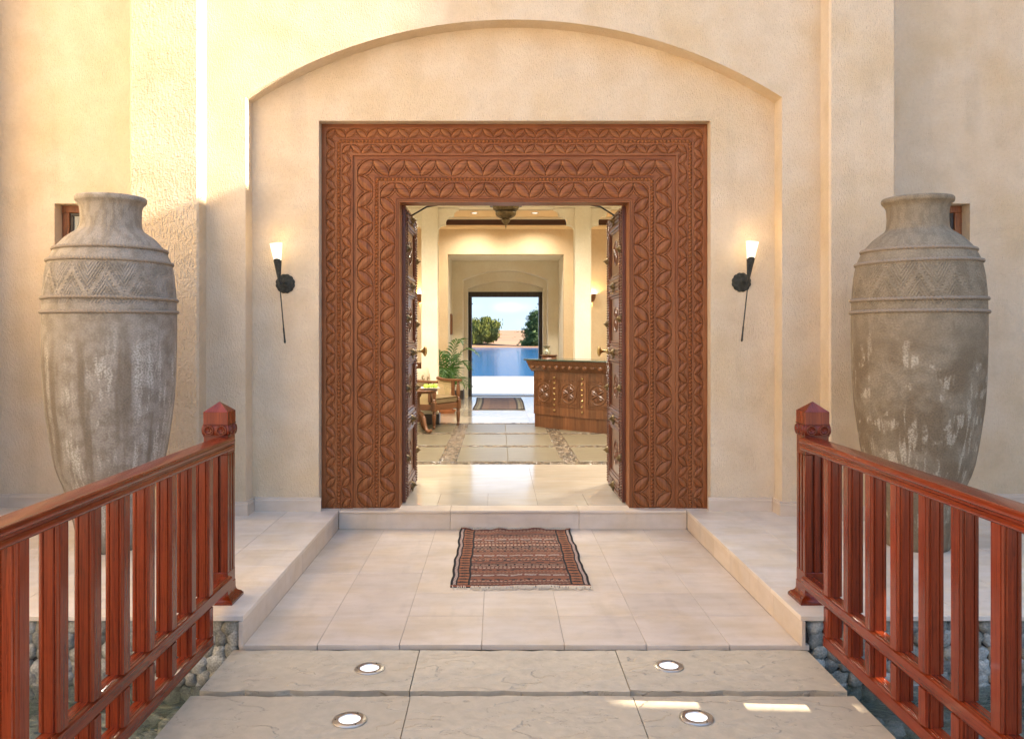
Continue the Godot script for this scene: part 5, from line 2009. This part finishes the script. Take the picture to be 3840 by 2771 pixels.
func build_chair():
	var t := thing("armchair", "wooden planter armchair with cane sides and ribbed brown seat cushion, left of the hall", "armchair", Vector3(-0.985, FL, -12.215), 1.028)
	# front towards +z, origin under the middle of the seat
	var hw := 0.31
	var zf := 0.275
	var zb := -0.30
	for s in [-1.0, 1.0]:
		var m := MB.new()
		turned_leg(m, s * hw, zf)
		obj("front_leg", m, M.chair, t)
		m = MB.new()
		m.sweep([Vector2(-0.022, -0.022), Vector2(0.022, -0.022), Vector2(0.022, 0.022), Vector2(-0.022, 0.022)], Vector3(s * (hw - 0.02), 0, zb - 0.06), Vector3(s * (hw - 0.02), 0.40, zb), Vector3.RIGHT, Vector3.BACK)
		m.sweep([Vector2(-0.022, -0.022), Vector2(0.022, -0.022), Vector2(0.022, 0.022), Vector2(-0.022, 0.022)], Vector3(s * (hw - 0.02), 0.40, zb), Vector3(s * (hw - 0.02), 0.925, zb - 0.12), Vector3.RIGHT, Vector3.BACK)
		obj("back_post", m, M.chair, t)
		m = MB.new()
		m.g = 2
		m.box(Vector3(s * (hw - 0.01), 0.305, -0.01), Vector3(0.03, 0.085, 0.50), 0.004)
		obj("side_rail", m, M.chair, t)
		# arm that sweeps up to the back
		m = MB.new()
		var pts := []
		for k in 15:
			var q := k / 14.0
			pts.append(Vector3(s * (hw - 0.01 * q), 0.675 + 0.205 * pow(maxf(0.0, (q - 0.35) / 0.65), 2.0), lerpf(zf + 0.05, zb - 0.095, q)))
		for k in 14:
			m.sweep([Vector2(-0.030, -0.016), Vector2(0.030, -0.016), Vector2(0.030, 0.010), Vector2(0.022, 0.018), Vector2(-0.022, 0.018), Vector2(-0.030, 0.010)], pts[k], pts[k + 1], Vector3.RIGHT, Vector3.UP, k == 0 or k == 13)
		obj("arm", m, M.chair, t)
		m = MB.new()
		m.box(Vector3(s * (hw - 0.012), 0.52, zf - 0.085), Vector3(0.03, 0.28, 0.05), 0.003)
		obj("arm_support", m, M.chair, t)
		m = MB.new()
		cane(m, Vector3(s * (hw - 0.012), 0.35, zf - 0.11), Vector3(0, 0, -1), Vector3.UP, 0.46, 0.50, func(q: float) -> float: return 0.315 + 0.19 * pow(maxf(0.0, (q - 0.2) / 0.8), 2.0))
		stuff(obj("cane_side", m, M.cane, t))
	var m := MB.new()
	m.g = 0
	m.box(Vector3(0, 0.305, zf - 0.002), Vector3(hw * 2 - 0.064, 0.085, 0.03), 0.004)
	obj("front_rail", m, M.chair, t)
	m = MB.new()
	m.g = 0
	m.xf = Transform3D(Basis(Vector3.RIGHT, -0.22), Vector3(0, 0.885, zb - 0.112))
	m.box(Vector3.ZERO, Vector3(hw * 2 - 0.085, 0.085, 0.03), 0.006)
	m.box(Vector3(0, -0.50, 0), Vector3(hw * 2 - 0.085, 0.04, 0.028), 0.006)
	obj("back_rail", m, M.chair, t)
	m = MB.new()
	cane(m, Vector3(-hw + 0.043, 0.41, zb - 0.004), Vector3.RIGHT, Vector3(0, 0.974, -0.226), 0.535, 0.45, func(_q: float) -> float: return 0.45)
	stuff(obj("cane_back", m, M.cane, t))
	m = MB.new()
	var f := func(a: float, b: float) -> Vector3:
		var x := (a - 0.5) * 2.0
		var z := (b - 0.5) * 2.0
		var e := pow(absf(x), 6.0) + pow(absf(z), 6.0)
		return Vector3(x * (hw - 0.035), 0.452 - 0.014 * clampf(e, 0, 1) + 0.014 * (1.0 - x * x) * (1.0 - z * z), lerpf(zb + 0.03, zf + 0.02, b))
	m.grid(14, 14, f, Vector3.UP)
	m.box(Vector3(0, 0.395, -0.002), Vector3((hw - 0.035) * 2 + 0.004, 0.088, 0.57), 0.016)
	var cu := obj("seat_cushion", m, M.cushion, t)
	m = MB.new()
	for y in [0.372, 0.390, 0.408, 0.426]:
		m.box(Vector3(0, y, -0.002), Vector3((hw - 0.033) * 2 + 0.006, 0.006, 0.576), 0.003)
	obj("ribs", m, M.cushion, cu)
	# loose patterned cushion against the back
	var c := thing("cushion", "cream patterned cushion leaning on the armchair back", "cushion", Vector3(-1.10, FL + 0.455, -12.30), 1.028)
	m = MB.new()
	for sg in [-1.0, 1.0]:
		var g := func(a: float, b: float) -> Vector3:
			var x := (a - 0.5) * 2.0
			var y := (b - 0.5) * 2.0
			var th := 0.07 * pow((1.0 - pow(absf(x), 2.5)) * (1.0 - pow(absf(y), 2.5)), 0.6)
			return Vector3(x * 0.20, 0.20 + y * 0.19, sg * th - 0.04 * (b - 0.2) - 0.03)
		m.grid(14, 14, g, Vector3(0, 0, sg))
	var cb := obj("cover", m, M.white_cloth, c)
	m = MB.new()
	for k in 9:
		var cx := rng.randf_range(-0.13, 0.13)
		var cy := rng.randf_range(0.09, 0.3)
		for r in [0.022, 0.036]:
			var pts := []
			for q in 9:
				var an := q * 0.6 + k
				var x: float = cx + cos(an) * r
				var y: float = cy + sin(an) * r
				var xx := x / 0.20
				var yy := (y - 0.20) / 0.19
				pts.append(Vector3(x, y, 0.0725 * pow(maxf(0.0, (1.0 - pow(absf(xx), 2.5)) * (1.0 - pow(absf(yy), 2.5))), 0.6) - 0.04 * (y - 0.01) / 0.38 - 0.022))
			m.tube(pts, 0.004, 4)
	obj("embroidery", m, M.cushion, cb)

func build_table():
	var o := Vector3(-1.105, FL, -11.46)
	var t := thing("side_table", "round dark wood tripod side table carrying the plate of apples", "table", o)
	var m := MB.new()
	m.g = 0
	m.lathe([Vector2(0, 0.548), Vector2(0.235, 0.548), Vector2(0.245, 0.556), Vector2(0.252, 0.566), Vector2(0.268, 0.572), Vector2(0.272, 0.584), Vector2(0.268, 0.592), Vector2(0, 0.592)], 40)
	obj("top", m, M.chair, t)
	m = MB.new()
	m.lathe([Vector2(0, 0.14), Vector2(0.03, 0.14), Vector2(0.05, 0.17), Vector2(0.052, 0.23), Vector2(0.03, 0.27), Vector2(0.04, 0.29), Vector2(0.026, 0.31), Vector2(0.022, 0.48), Vector2(0.04, 0.50), Vector2(0.05, 0.548)], 18)
	obj("column", m, M.chair, t)
	for k in 3:
		var an := 0.75 + k * TAU / 3.0
		var d := Vector3(sin(an), 0, cos(an))
		m = MB.new()
		m.tube([d * 0.03 + Vector3(0, 0.26, 0), d * 0.08 + Vector3(0, 0.255, 0), d * 0.13 + Vector3(0, 0.20, 0), d * 0.15 + Vector3(0, 0.12, 0), d * 0.18 + Vector3(0, 0.055, 0), d * 0.23 + Vector3(0, 0.024, 0), d * 0.275 + Vector3(0, 0.028, 0), d * 0.295 + Vector3(0, 0.048, 0), d * 0.285 + Vector3(0, 0.062, 0)], [0.026, 0.030, 0.030, 0.027, 0.024, 0.024, 0.022, 0.017, 0.010], 10)
		obj("leg", m, M.chair, t)
	var p := thing("plate", "square white china plate on the side table", "plate", o + Vector3(0.165, 0.592, 0.05), 0.2)
	m = MB.new()
	var sq := [[0.06, 0.0], [0.062, 0.010], [0.115, 0.020], [0.132, 0.030], [0.131, 0.034], [0.112, 0.025], [0.06, 0.014], [0.0, 0.014]]
	for j in sq.size() - 1:
		for e in 4:
			var bs := Basis(Vector3.UP, e * PI / 2)
			var a: Array = sq[j]
			var b: Array = sq[j + 1]
			m.poly([bs * Vector3(-a[0], a[1], a[0]), bs * Vector3(a[0], a[1], a[0]), bs * Vector3(b[0], b[1], b[0]), bs * Vector3(-b[0], b[1], b[0])], bs * Vector3(0, a[0] - b[0], b[1] - a[1]))
	obj("dish", m, M.china, p)
	var lab := ["green apple at the left of the row on the white plate", "green apple in the middle of the row on the white plate", "green apple at the right of the row on the white plate"]
	for k in 3:
		var ap := thing("apple", lab[k], "apple", o + Vector3(0.115 + k * 0.062, 0.605, 0.085 - k * 0.035), 0.0, "green apples on the plate")
		m = MB.new()
		m.lathe(smooth_prof([Vector2(0.0, 0.004), Vector2(0.014, 0.0), Vector2(0.030, 0.012), Vector2(0.037, 0.034), Vector2(0.034, 0.054), Vector2(0.020, 0.067), Vector2(0.008, 0.064), Vector2(0.0, 0.058)], 2), 24)
		obj("fruit", m, M.apple, ap)
		m = MB.new()
		m.tube([Vector3(0, 0.058, 0), Vector3(0.002, 0.068, 0), Vector3(0.006, 0.076, 0.002)], 0.0016, 5)
		obj("stalk", m, M.chair, ap)

func build_palm():
	var t := thing("potted_palm", "potted kentia palm with arching green fronds behind the armchair", "plant", Vector3(-0.875, FL, -14.25))
	var m := MB.new()
	m.lathe([Vector2(0, 0), Vector2(0.13, 0.0), Vector2(0.152, 0.045), Vector2(0.158, 0.05), Vector2(0.158, 0.06), Vector2(0.148, 0.06), Vector2(0.13, 0.015), Vector2(0, 0.015)], 32)
	obj("saucer", m, M.terracotta, t)
	m = MB.new()
	m.lathe([Vector2(0, 0.016), Vector2(0.095, 0.016), Vector2(0.13, 0.26), Vector2(0.145, 0.262), Vector2(0.148, 0.31), Vector2(0.128, 0.31), Vector2(0.12, 0.27), Vector2(0, 0.265)], 32)
	obj("pot", m, M.terracotta, t)
	var fr := [[0.55, 0.60, 1.20, 0.6], [0.15, 0.36, 1.34, 0.4], [1.25, 0.52, 0.98, 0.75], [2.0, 0.5, 1.08, 0.6], [2.9, 0.40, 1.12, 0.5], [3.6, 0.48, 1.02, 0.6], [4.4, 0.36, 1.16, 0.55], [5.2, 0.50, 0.86, 0.7], [5.9, 0.36, 0.84, 0.65], [1.5, 0.58, 0.66, 0.85]]
	for q in fr:
		var d := Vector3(sin(q[0] + 0.9), 0, cos(q[0] + 0.9))
		var reach: float = q[1] * 0.78
		var hgt: float = q[2]
		var droop: float = q[3] * 0.42
		var pts := []
		for k in 15:
			var u := k / 14.0
			pts.append(d * (0.03 + reach * pow(u, 1.7)) + Vector3(0, 0.27 + (hgt - 0.27) * (1.0 - pow(1.0 - u, 1.8)) - droop * pow(maxf(0.0, u - 0.55) / 0.45, 2.0) * 0.6, 0))
		m = MB.new()
		var rad := []
		for k in 15:
			rad.append(lerpf(0.008, 0.002, k / 14.0))
		m.tube(pts, rad, 5)
		# leaflets, folded along their middle
		for k in range(4, 21):
			var u := k / 20.0
			var f := u * 14.0
			var i := mini(int(f), 13)
			var p: Vector3 = pts[i].lerp(pts[i + 1], f - i)
			var tn: Vector3 = (pts[i + 1] - pts[i]).normalized()
			var sd := tn.cross(Vector3.UP).normalized()
			var upv := sd.cross(tn)
			for s in [-1.0, 1.0]:
				var ln := 0.29 * sin(clampf(0.22 + u * 0.78, 0, 1) * PI * 0.86) * rng.randf_range(0.85, 1.1)
				var dir: Vector3 = (sd * s * 0.8 + tn * 0.75 + upv * 0.25).normalized()
				var w := 0.0145 * rng.randf_range(0.8, 1.15)
				var last_l := p
				var last_r := p
				var last_c := p
				m.sg += 1
				for e in range(1, 6):
					var v := e / 5.0
					var c: Vector3 = p + dir * ln * v - Vector3.UP * ln * 0.42 * v * v
					var ww := w * sin(PI * clampf(v * 0.94 + 0.06, 0, 1))
					var wd: Vector3 = (tn * 0.85 - sd * s * 0.3).normalized() * ww
					var l: Vector3 = c + wd - upv * ww * 0.3
					var r: Vector3 = c - wd - upv * ww * 0.3
					m.poly([last_c, last_l, l, c], upv)
					m.poly([last_c, c, r, last_r], upv)
					last_l = l
					last_r = r
					last_c = c
		obj("frond", m, M.leaf, t)

func build_hall_rug():
	var t := thing("hall_rug", "small faded patterned rug with dark border on the pale hall floor", "rug", Vector3(0.02, FL, -16.2))
	var m := MB.new()
	var f := func(a: float, b: float) -> Vector3:
		var x := (a - 0.5) * 0.95
		var z := 1.35 - b * 2.85
		return Vector3(x + 0.02 * sin(b * 3.0), 0.008 + 0.010 * maxf(0.0, sin(b * 9.0 + a * 2.0)) * smoothstep(0.2, 0.0, minf(a, 1.0 - a)), z)
	m.grid(24, 40, f, Vector3.UP, func(a: float, b: float) -> Vector2: return Vector2(a, b))
	obj("weave", m, M.hall_rug, t)
	m = MB.new()
	for k in 40:
		for e in [0.0, 1.0]:
			var p: Vector3 = f.call(e, k / 40.0)
			var q: Vector3 = f.call(e, (k + 1) / 40.0)
			m.poly([p, q, Vector3(q.x, 0.0005, q.z), Vector3(p.x, 0.0005, p.z)], Vector3(e - 0.5, 0, 0))
	for k in 24:
		for e in [0.0, 1.0]:
			var p: Vector3 = f.call(k / 24.0, e)
			var q: Vector3 = f.call((k + 1) / 24.0, e)
			m.poly([p, q, Vector3(q.x, 0.0005, q.z), Vector3(p.x, 0.0005, p.z)], Vector3(0, 0, 0.5 - e))
	obj("edge", m, M.rug_edge, t)

# ---------------------------------------------------------------- garden and desert
func dune(x: float, z: float, n: FastNoiseLite) -> float:
	var d := -z
	var y := -0.5 + smoothstep(90.0, 93.5, d) * 0.72
	y += smoothstep(95.0, 420.0, d) * 3.0
	y += n.get_noise_2d(x * 0.8, z * 1.6) * 1.1 * smoothstep(110.0, 260.0, d)
	y += absf(n.get_noise_2d(x * 3.0 + 90.0, z * 4.0)) * 0.8 * smoothstep(100.0, 180.0, d)
	y += 0.55 * smoothstep(3.0, -9.0, x - (d - 93.0) * 0.3) * smoothstep(92.0, 97.0, d) * (1.0 - smoothstep(105.0, 140.0, d))
	return y

func build_garden():
	var g := structure("ground")
	var m := MB.new()
	m.st.set_smooth_group(-1)
	m.poly([Vector3(-3000, -0.62, 3000), Vector3(3000, -0.62, 3000), Vector3(3000, -0.62, -3000), Vector3(-3000, -0.62, -3000)], Vector3.UP)
	obj("sand_sheet", m, M.sand, g)
	var fc := structure("forecourt")
	m = MB.new()
	m.bx(-26.0, 26.0, -0.6, -0.02, 1.42, 30.0)
	obj("paving", m, M.paving, fc)
	var dn := structure("dunes")
	var n := FastNoiseLite.new()
	n.seed = 12
	n.frequency = 0.012
	m = MB.new()
	var f := func(a: float, b: float) -> Vector3:
		var z := -90.0 - 620.0 * pow(b, 1.8)
		var x := (a - 0.5) * (90.0 + 700.0 * pow(b, 1.4))
		return Vector3(x, dune(x, z, n), z)
	m.grid(120, 150, f, Vector3.UP)
	obj("sand", m, M.sand, dn)
	var dk := structure("terrace")
	m = MB.new()
	m.bx(-9.0, 9.0, -0.5, FL - 0.006, -18.36, -27.0)
	obj("base", m, M.grout, dk)
	var xs := []
	for k in 16:
		xs.append(-9.0 + k * 1.2)
	tiles(dk, [-3.0, -1.8, -0.6, 0.6, 1.8, 3.0], [18.30, 19.4, 20.6, 21.8, 23.0, 24.2, 25.4, 26.6], FL, 0.02, M.terrace, 0.002, "paving_tile")
	tiles(dk, [-9.0, -3.0], [18.30, 22.0, 26.6], FL, 0.02, M.terrace, 0.002, "paving_tile")
	tiles(dk, [3.0, 9.0], [18.30, 22.0, 26.6], FL, 0.02, M.terrace, 0.002, "paving_tile")
	var pl := structure("pool")
	m = MB.new()
	m.st.set_smooth_group(-1)
	m.poly([Vector3(-30, 0.10, -26.3), Vector3(30, 0.10, -26.3), Vector3(30, 0.10, -92.6), Vector3(-30, 0.10, -92.6)], Vector3.UP)
	obj("pool_water", m, M.pool, pl)
	# trees on the far bank
	tree("weeping_tree", "broad olive-green weeping tree on the far bank, left of the pool view", Vector3(-2.05, 0.15, -96.6), 2.15, 3.75, 3, lin(0.26, 0.25, 0.07), true)
	tree("leafy_tree", "dense dark green tree on the far bank, right of the pool view", Vector3(4.85, 0.10, -95.6), 1.9, 4.2, 7, lin(0.085, 0.13, 0.04), false)
	# low scrub scattered on the dunes
	m = MB.new()
	for k in 6:
		var an := k * TAU / 6.0
		m.poly([Vector3(0, 0, 0), Vector3(cos(an) * 0.5, 0.35, sin(an) * 0.5), Vector3(cos(an + 0.7) * 0.45, 0.3, sin(an + 0.7) * 0.45)], Vector3.UP)
	var sm := m.commit()
	var mm := MultiMesh.new()
	mm.transform_format = MultiMesh.TRANSFORM_3D
	mm.mesh = sm
	mm.instance_count = 300
	for i in 300:
		var z := -rng.randf_range(150.0, 520.0)
		var x := rng.randf_range(-0.16, 0.2) * -z
		mm.set_instance_transform(i, Transform3D(Basis(Vector3.UP, rng.randf() * TAU).scaled(Vector3.ONE * rng.randf_range(0.3, 0.8)), Vector3(x, dune(x, z, n) - 0.05, z)))
	var o := MultiMeshInstance3D.new()
	o.name = "desert_scrub"
	o.multimesh = mm
	o.material_override = mat(lin(0.16, 0.12, 0.05), 0.9)
	add_child(o, true)
	stuff(o)
	o.set_meta("label", "sparse low scrub dotted over the sand dunes")
	o.set_meta("category", "scrub")

func tree(called: String, label: String, at: Vector3, rad: float, hgt: float, sd: int, c: Color, weep: bool):
	var t := thing(called, label, "tree", at)
	var r := RandomNumberGenerator.new()
	r.seed = sd
	var bark := mat(lin(0.09, 0.065, 0.045), 0.9)
	var m := MB.new()
	var tips := []
	m.tube([Vector3(0, -0.2, 0), Vector3(0.05, hgt * 0.15, 0), Vector3(-0.05, hgt * 0.3, 0.05)], [0.2, 0.16, 0.13], 8)
	for k in 9:
		var an := k * 2.4
		var e := Vector3(sin(an) * rad * r.randf_range(0.3, 0.75), hgt * r.randf_range(0.45, 0.85), cos(an) * rad * r.randf_range(0.3, 0.75))
		m.tube([Vector3(-0.05, hgt * 0.28, 0.05), e * 0.6 + Vector3(0, 0.1, 0), e], [0.09, 0.06, 0.02], 6)
		tips.append(e)
	obj("trunk", m, bark, t)
	m = MB.new()
	if weep:
		for k in 3:
			var a := k * 2.1
			m.poly([Vector3(0, 0, 0), Vector3(cos(a) * 0.05, -0.16, sin(a) * 0.05), Vector3(0, -0.34, 0), Vector3(-cos(a) * 0.05, -0.16, -sin(a) * 0.05)], Vector3(sin(a), 0, -cos(a)))
	else:
		for k in 4:
			var a := k * 1.57
			m.poly([Vector3(0, 0, 0), Vector3(cos(a) * 0.10 - sin(a) * 0.045, 0.05, sin(a) * 0.10 + cos(a) * 0.045), Vector3(cos(a) * 0.2, 0.02, sin(a) * 0.2), Vector3(cos(a) * 0.10 + sin(a) * 0.045, 0.05, sin(a) * 0.10 - cos(a) * 0.045)], Vector3.UP)
	var lm := m.commit()
	var pts := []
	var clumps := []
	for k in (46 if weep else 60):
		var p := Vector3.ZERO
		for tr in 30:
			p = Vector3(r.randf_range(-1, 1), r.randf_range(0.0, 1.0), r.randf_range(-1, 1))
			var lim := sqrt(maxf(0.0, 1.0 - pow(maxf(0.0, p.y - 0.35) / 0.65, 2.0)))
			var q := Vector2(p.x, p.z).length()
			if q < lim and q > lim * 0.35:
				break
		clumps.append([Vector3(p.x * rad, hgt * (0.22 + 0.74 * p.y) if weep else hgt * (0.05 + 0.9 * p.y), p.z * rad), r.randf_range(0.35, 0.75)])
	for q in clumps:
		for k in (230 if weep else 150):
			var d: Vector3 = Vector3(r.randfn(), r.randfn() * 0.7, r.randfn()) * 0.45 * q[1]
			var p: Vector3 = q[0] + d
			if p.y < 0.12:
				continue
			var bs := Basis.from_euler(Vector3(r.randf_range(-0.5, 0.5), r.randf() * TAU, r.randf_range(-0.5, 0.5)) * (0.7 if weep else 2.5)).scaled(Vector3.ONE * r.randf_range(0.6, 1.35))
			pts.append([Transform3D(bs, p), r.randf_range(0.55, 1.5) * (0.8 + 0.4 * q[1])])
	var mm := MultiMesh.new()
	mm.transform_format = MultiMesh.TRANSFORM_3D
	mm.use_colors = true
	mm.mesh = lm
	mm.instance_count = pts.size()
	for i in pts.size():
		mm.set_instance_transform(i, pts[i][0])
		var k: float = pts[i][1]
		mm.set_instance_color(i, Color(k, k * 1.02, k * 0.9))
	var o := MultiMeshInstance3D.new()
	o.name = "crown"
	o.multimesh = mm
	var lmat := mat(c, 0.6)
	lmat.vertex_color_use_as_albedo = true
	lmat.backlight_enabled = true
	lmat.backlight = Color(0.3, 0.35, 0.1)
	o.material_override = lmat
	t.add_child(o, true)
	stuff(o)

# ---------------------------------------------------------------- everything
func sky_cover() -> ImageTexture:
	var W := 1024
	var H := 512
	var n := FastNoiseLite.new()
	n.seed = 4
	n.frequency = 1.0
	n.fractal_octaves = 5
	var d := PackedByteArray()
	d.resize(W * H * 4)
	for y in H:
		var up := PI * (0.5 - (y + 0.5) / H)
		for x in W:
			var k := (y * W + x) * 4
			d[k] = 255
			d[k + 1] = 255
			d[k + 2] = 255
			if up <= 0.0:
				continue
			var az := TAU * (x + 0.5) / W
			var p := Vector3(cos(up) * sin(az), sin(up), cos(up) * cos(az))
			var q := p / (p.y + 0.12)
			var v := n.get_noise_3d(q.x * 1.3, p.y * 7.0, q.z * 1.3)
			d[k + 3] = int(255.0 * clampf(smoothstep(0.06, 0.45, v) * 0.8, 0.0, 1.0))
	return ImageTexture.create_from_image(Image.create_from_data(W, H, false, Image.FORMAT_RGBA8, d))

func _ready():
	rng.seed = 20240
	# camera: level, looking straight at the doorway, lens shifted as the photograph is cropped
	var cam := Camera3D.new()
	cam.name = "camera"
	cam.projection = Camera3D.PROJECTION_FRUSTUM
	cam.near = 0.05
	cam.far = 5000.0
	cam.size = 0.05 * 2.0 * 818.5 / 1828.0
	cam.frustum_offset = Vector2(32.0, -76.5) / 1828.0 * 0.05
	cam.position = Vector3(0, 1.497, 0)
	add_child(cam)
	cam.current = true
	var we := WorldEnvironment.new()
	we.name = "environment"
	var e := Environment.new()
	e.background_mode = Environment.BG_SKY
	var sm := ProceduralSkyMaterial.new()
	sm.sky_top_color = lin(0.105, 0.17, 0.29)
	sm.sky_horizon_color = lin(0.155, 0.195, 0.235)
	sm.sky_curve = 0.12
	sm.ground_bottom_color = lin(0.30, 0.24, 0.17)
	sm.ground_horizon_color = lin(0.45, 0.38, 0.30)
	sm.sky_cover = sky_cover()
	sm.sky_cover_modulate = Color(1, 1, 1, 0.16)
	sm.sun_angle_max = 20.0
	var sky := Sky.new()
	sky.sky_material = sm
	e.sky = sky
	e.background_energy_multiplier = 1.0
	e.tonemap_mode = Environment.TONE_MAPPER_LINEAR
	e.tonemap_exposure = 5.7
	e.sdfgi_enabled = true
	e.ssao_enabled = true
	e.ssil_enabled = true
	we.environment = e
	add_child(we)
	var sun := DirectionalLight3D.new()
	sun.name = "sun"
	sun.light_energy = 1.6
	sun.light_color = Color(1.0, 0.95, 0.87)
	sun.light_angular_distance = 0.5
	sun.shadow_enabled = true
	sun.look_at_from_position(SUN_TO * 20.0, Vector3.ZERO)
	add_child(sun)
	make_textures()
	make_materials()
	build_garden()
	build_paving()
	build_bridge()
	build_channel()
	build_facade()
	build_hall()
	build_frame()
	build_door_leaves()
	build_jars()
	build_torches()
	build_railing(-1.0, -1.333, -1.420, [3.868, 3.648, 3.430, 3.211, 2.995, 2.779, 2.566, 2.352, 2.138, 1.924, 1.710, 1.496, 1.282, 1.068], "glossy red mahogany bridge railing with square newel post on the left")
	build_railing(1.0, 1.528, 1.609, [3.868, 3.648, 3.433, 3.213, 2.999, 2.784, 2.560, 2.345, 2.130, 1.915, 1.700, 1.485, 1.270, 1.055], "glossy red mahogany bridge railing with square newel post on the right")
	build_mat()
	build_desk()
	build_chair()
	build_table()
	build_palm()
	build_hall_rug()
	build_lantern()
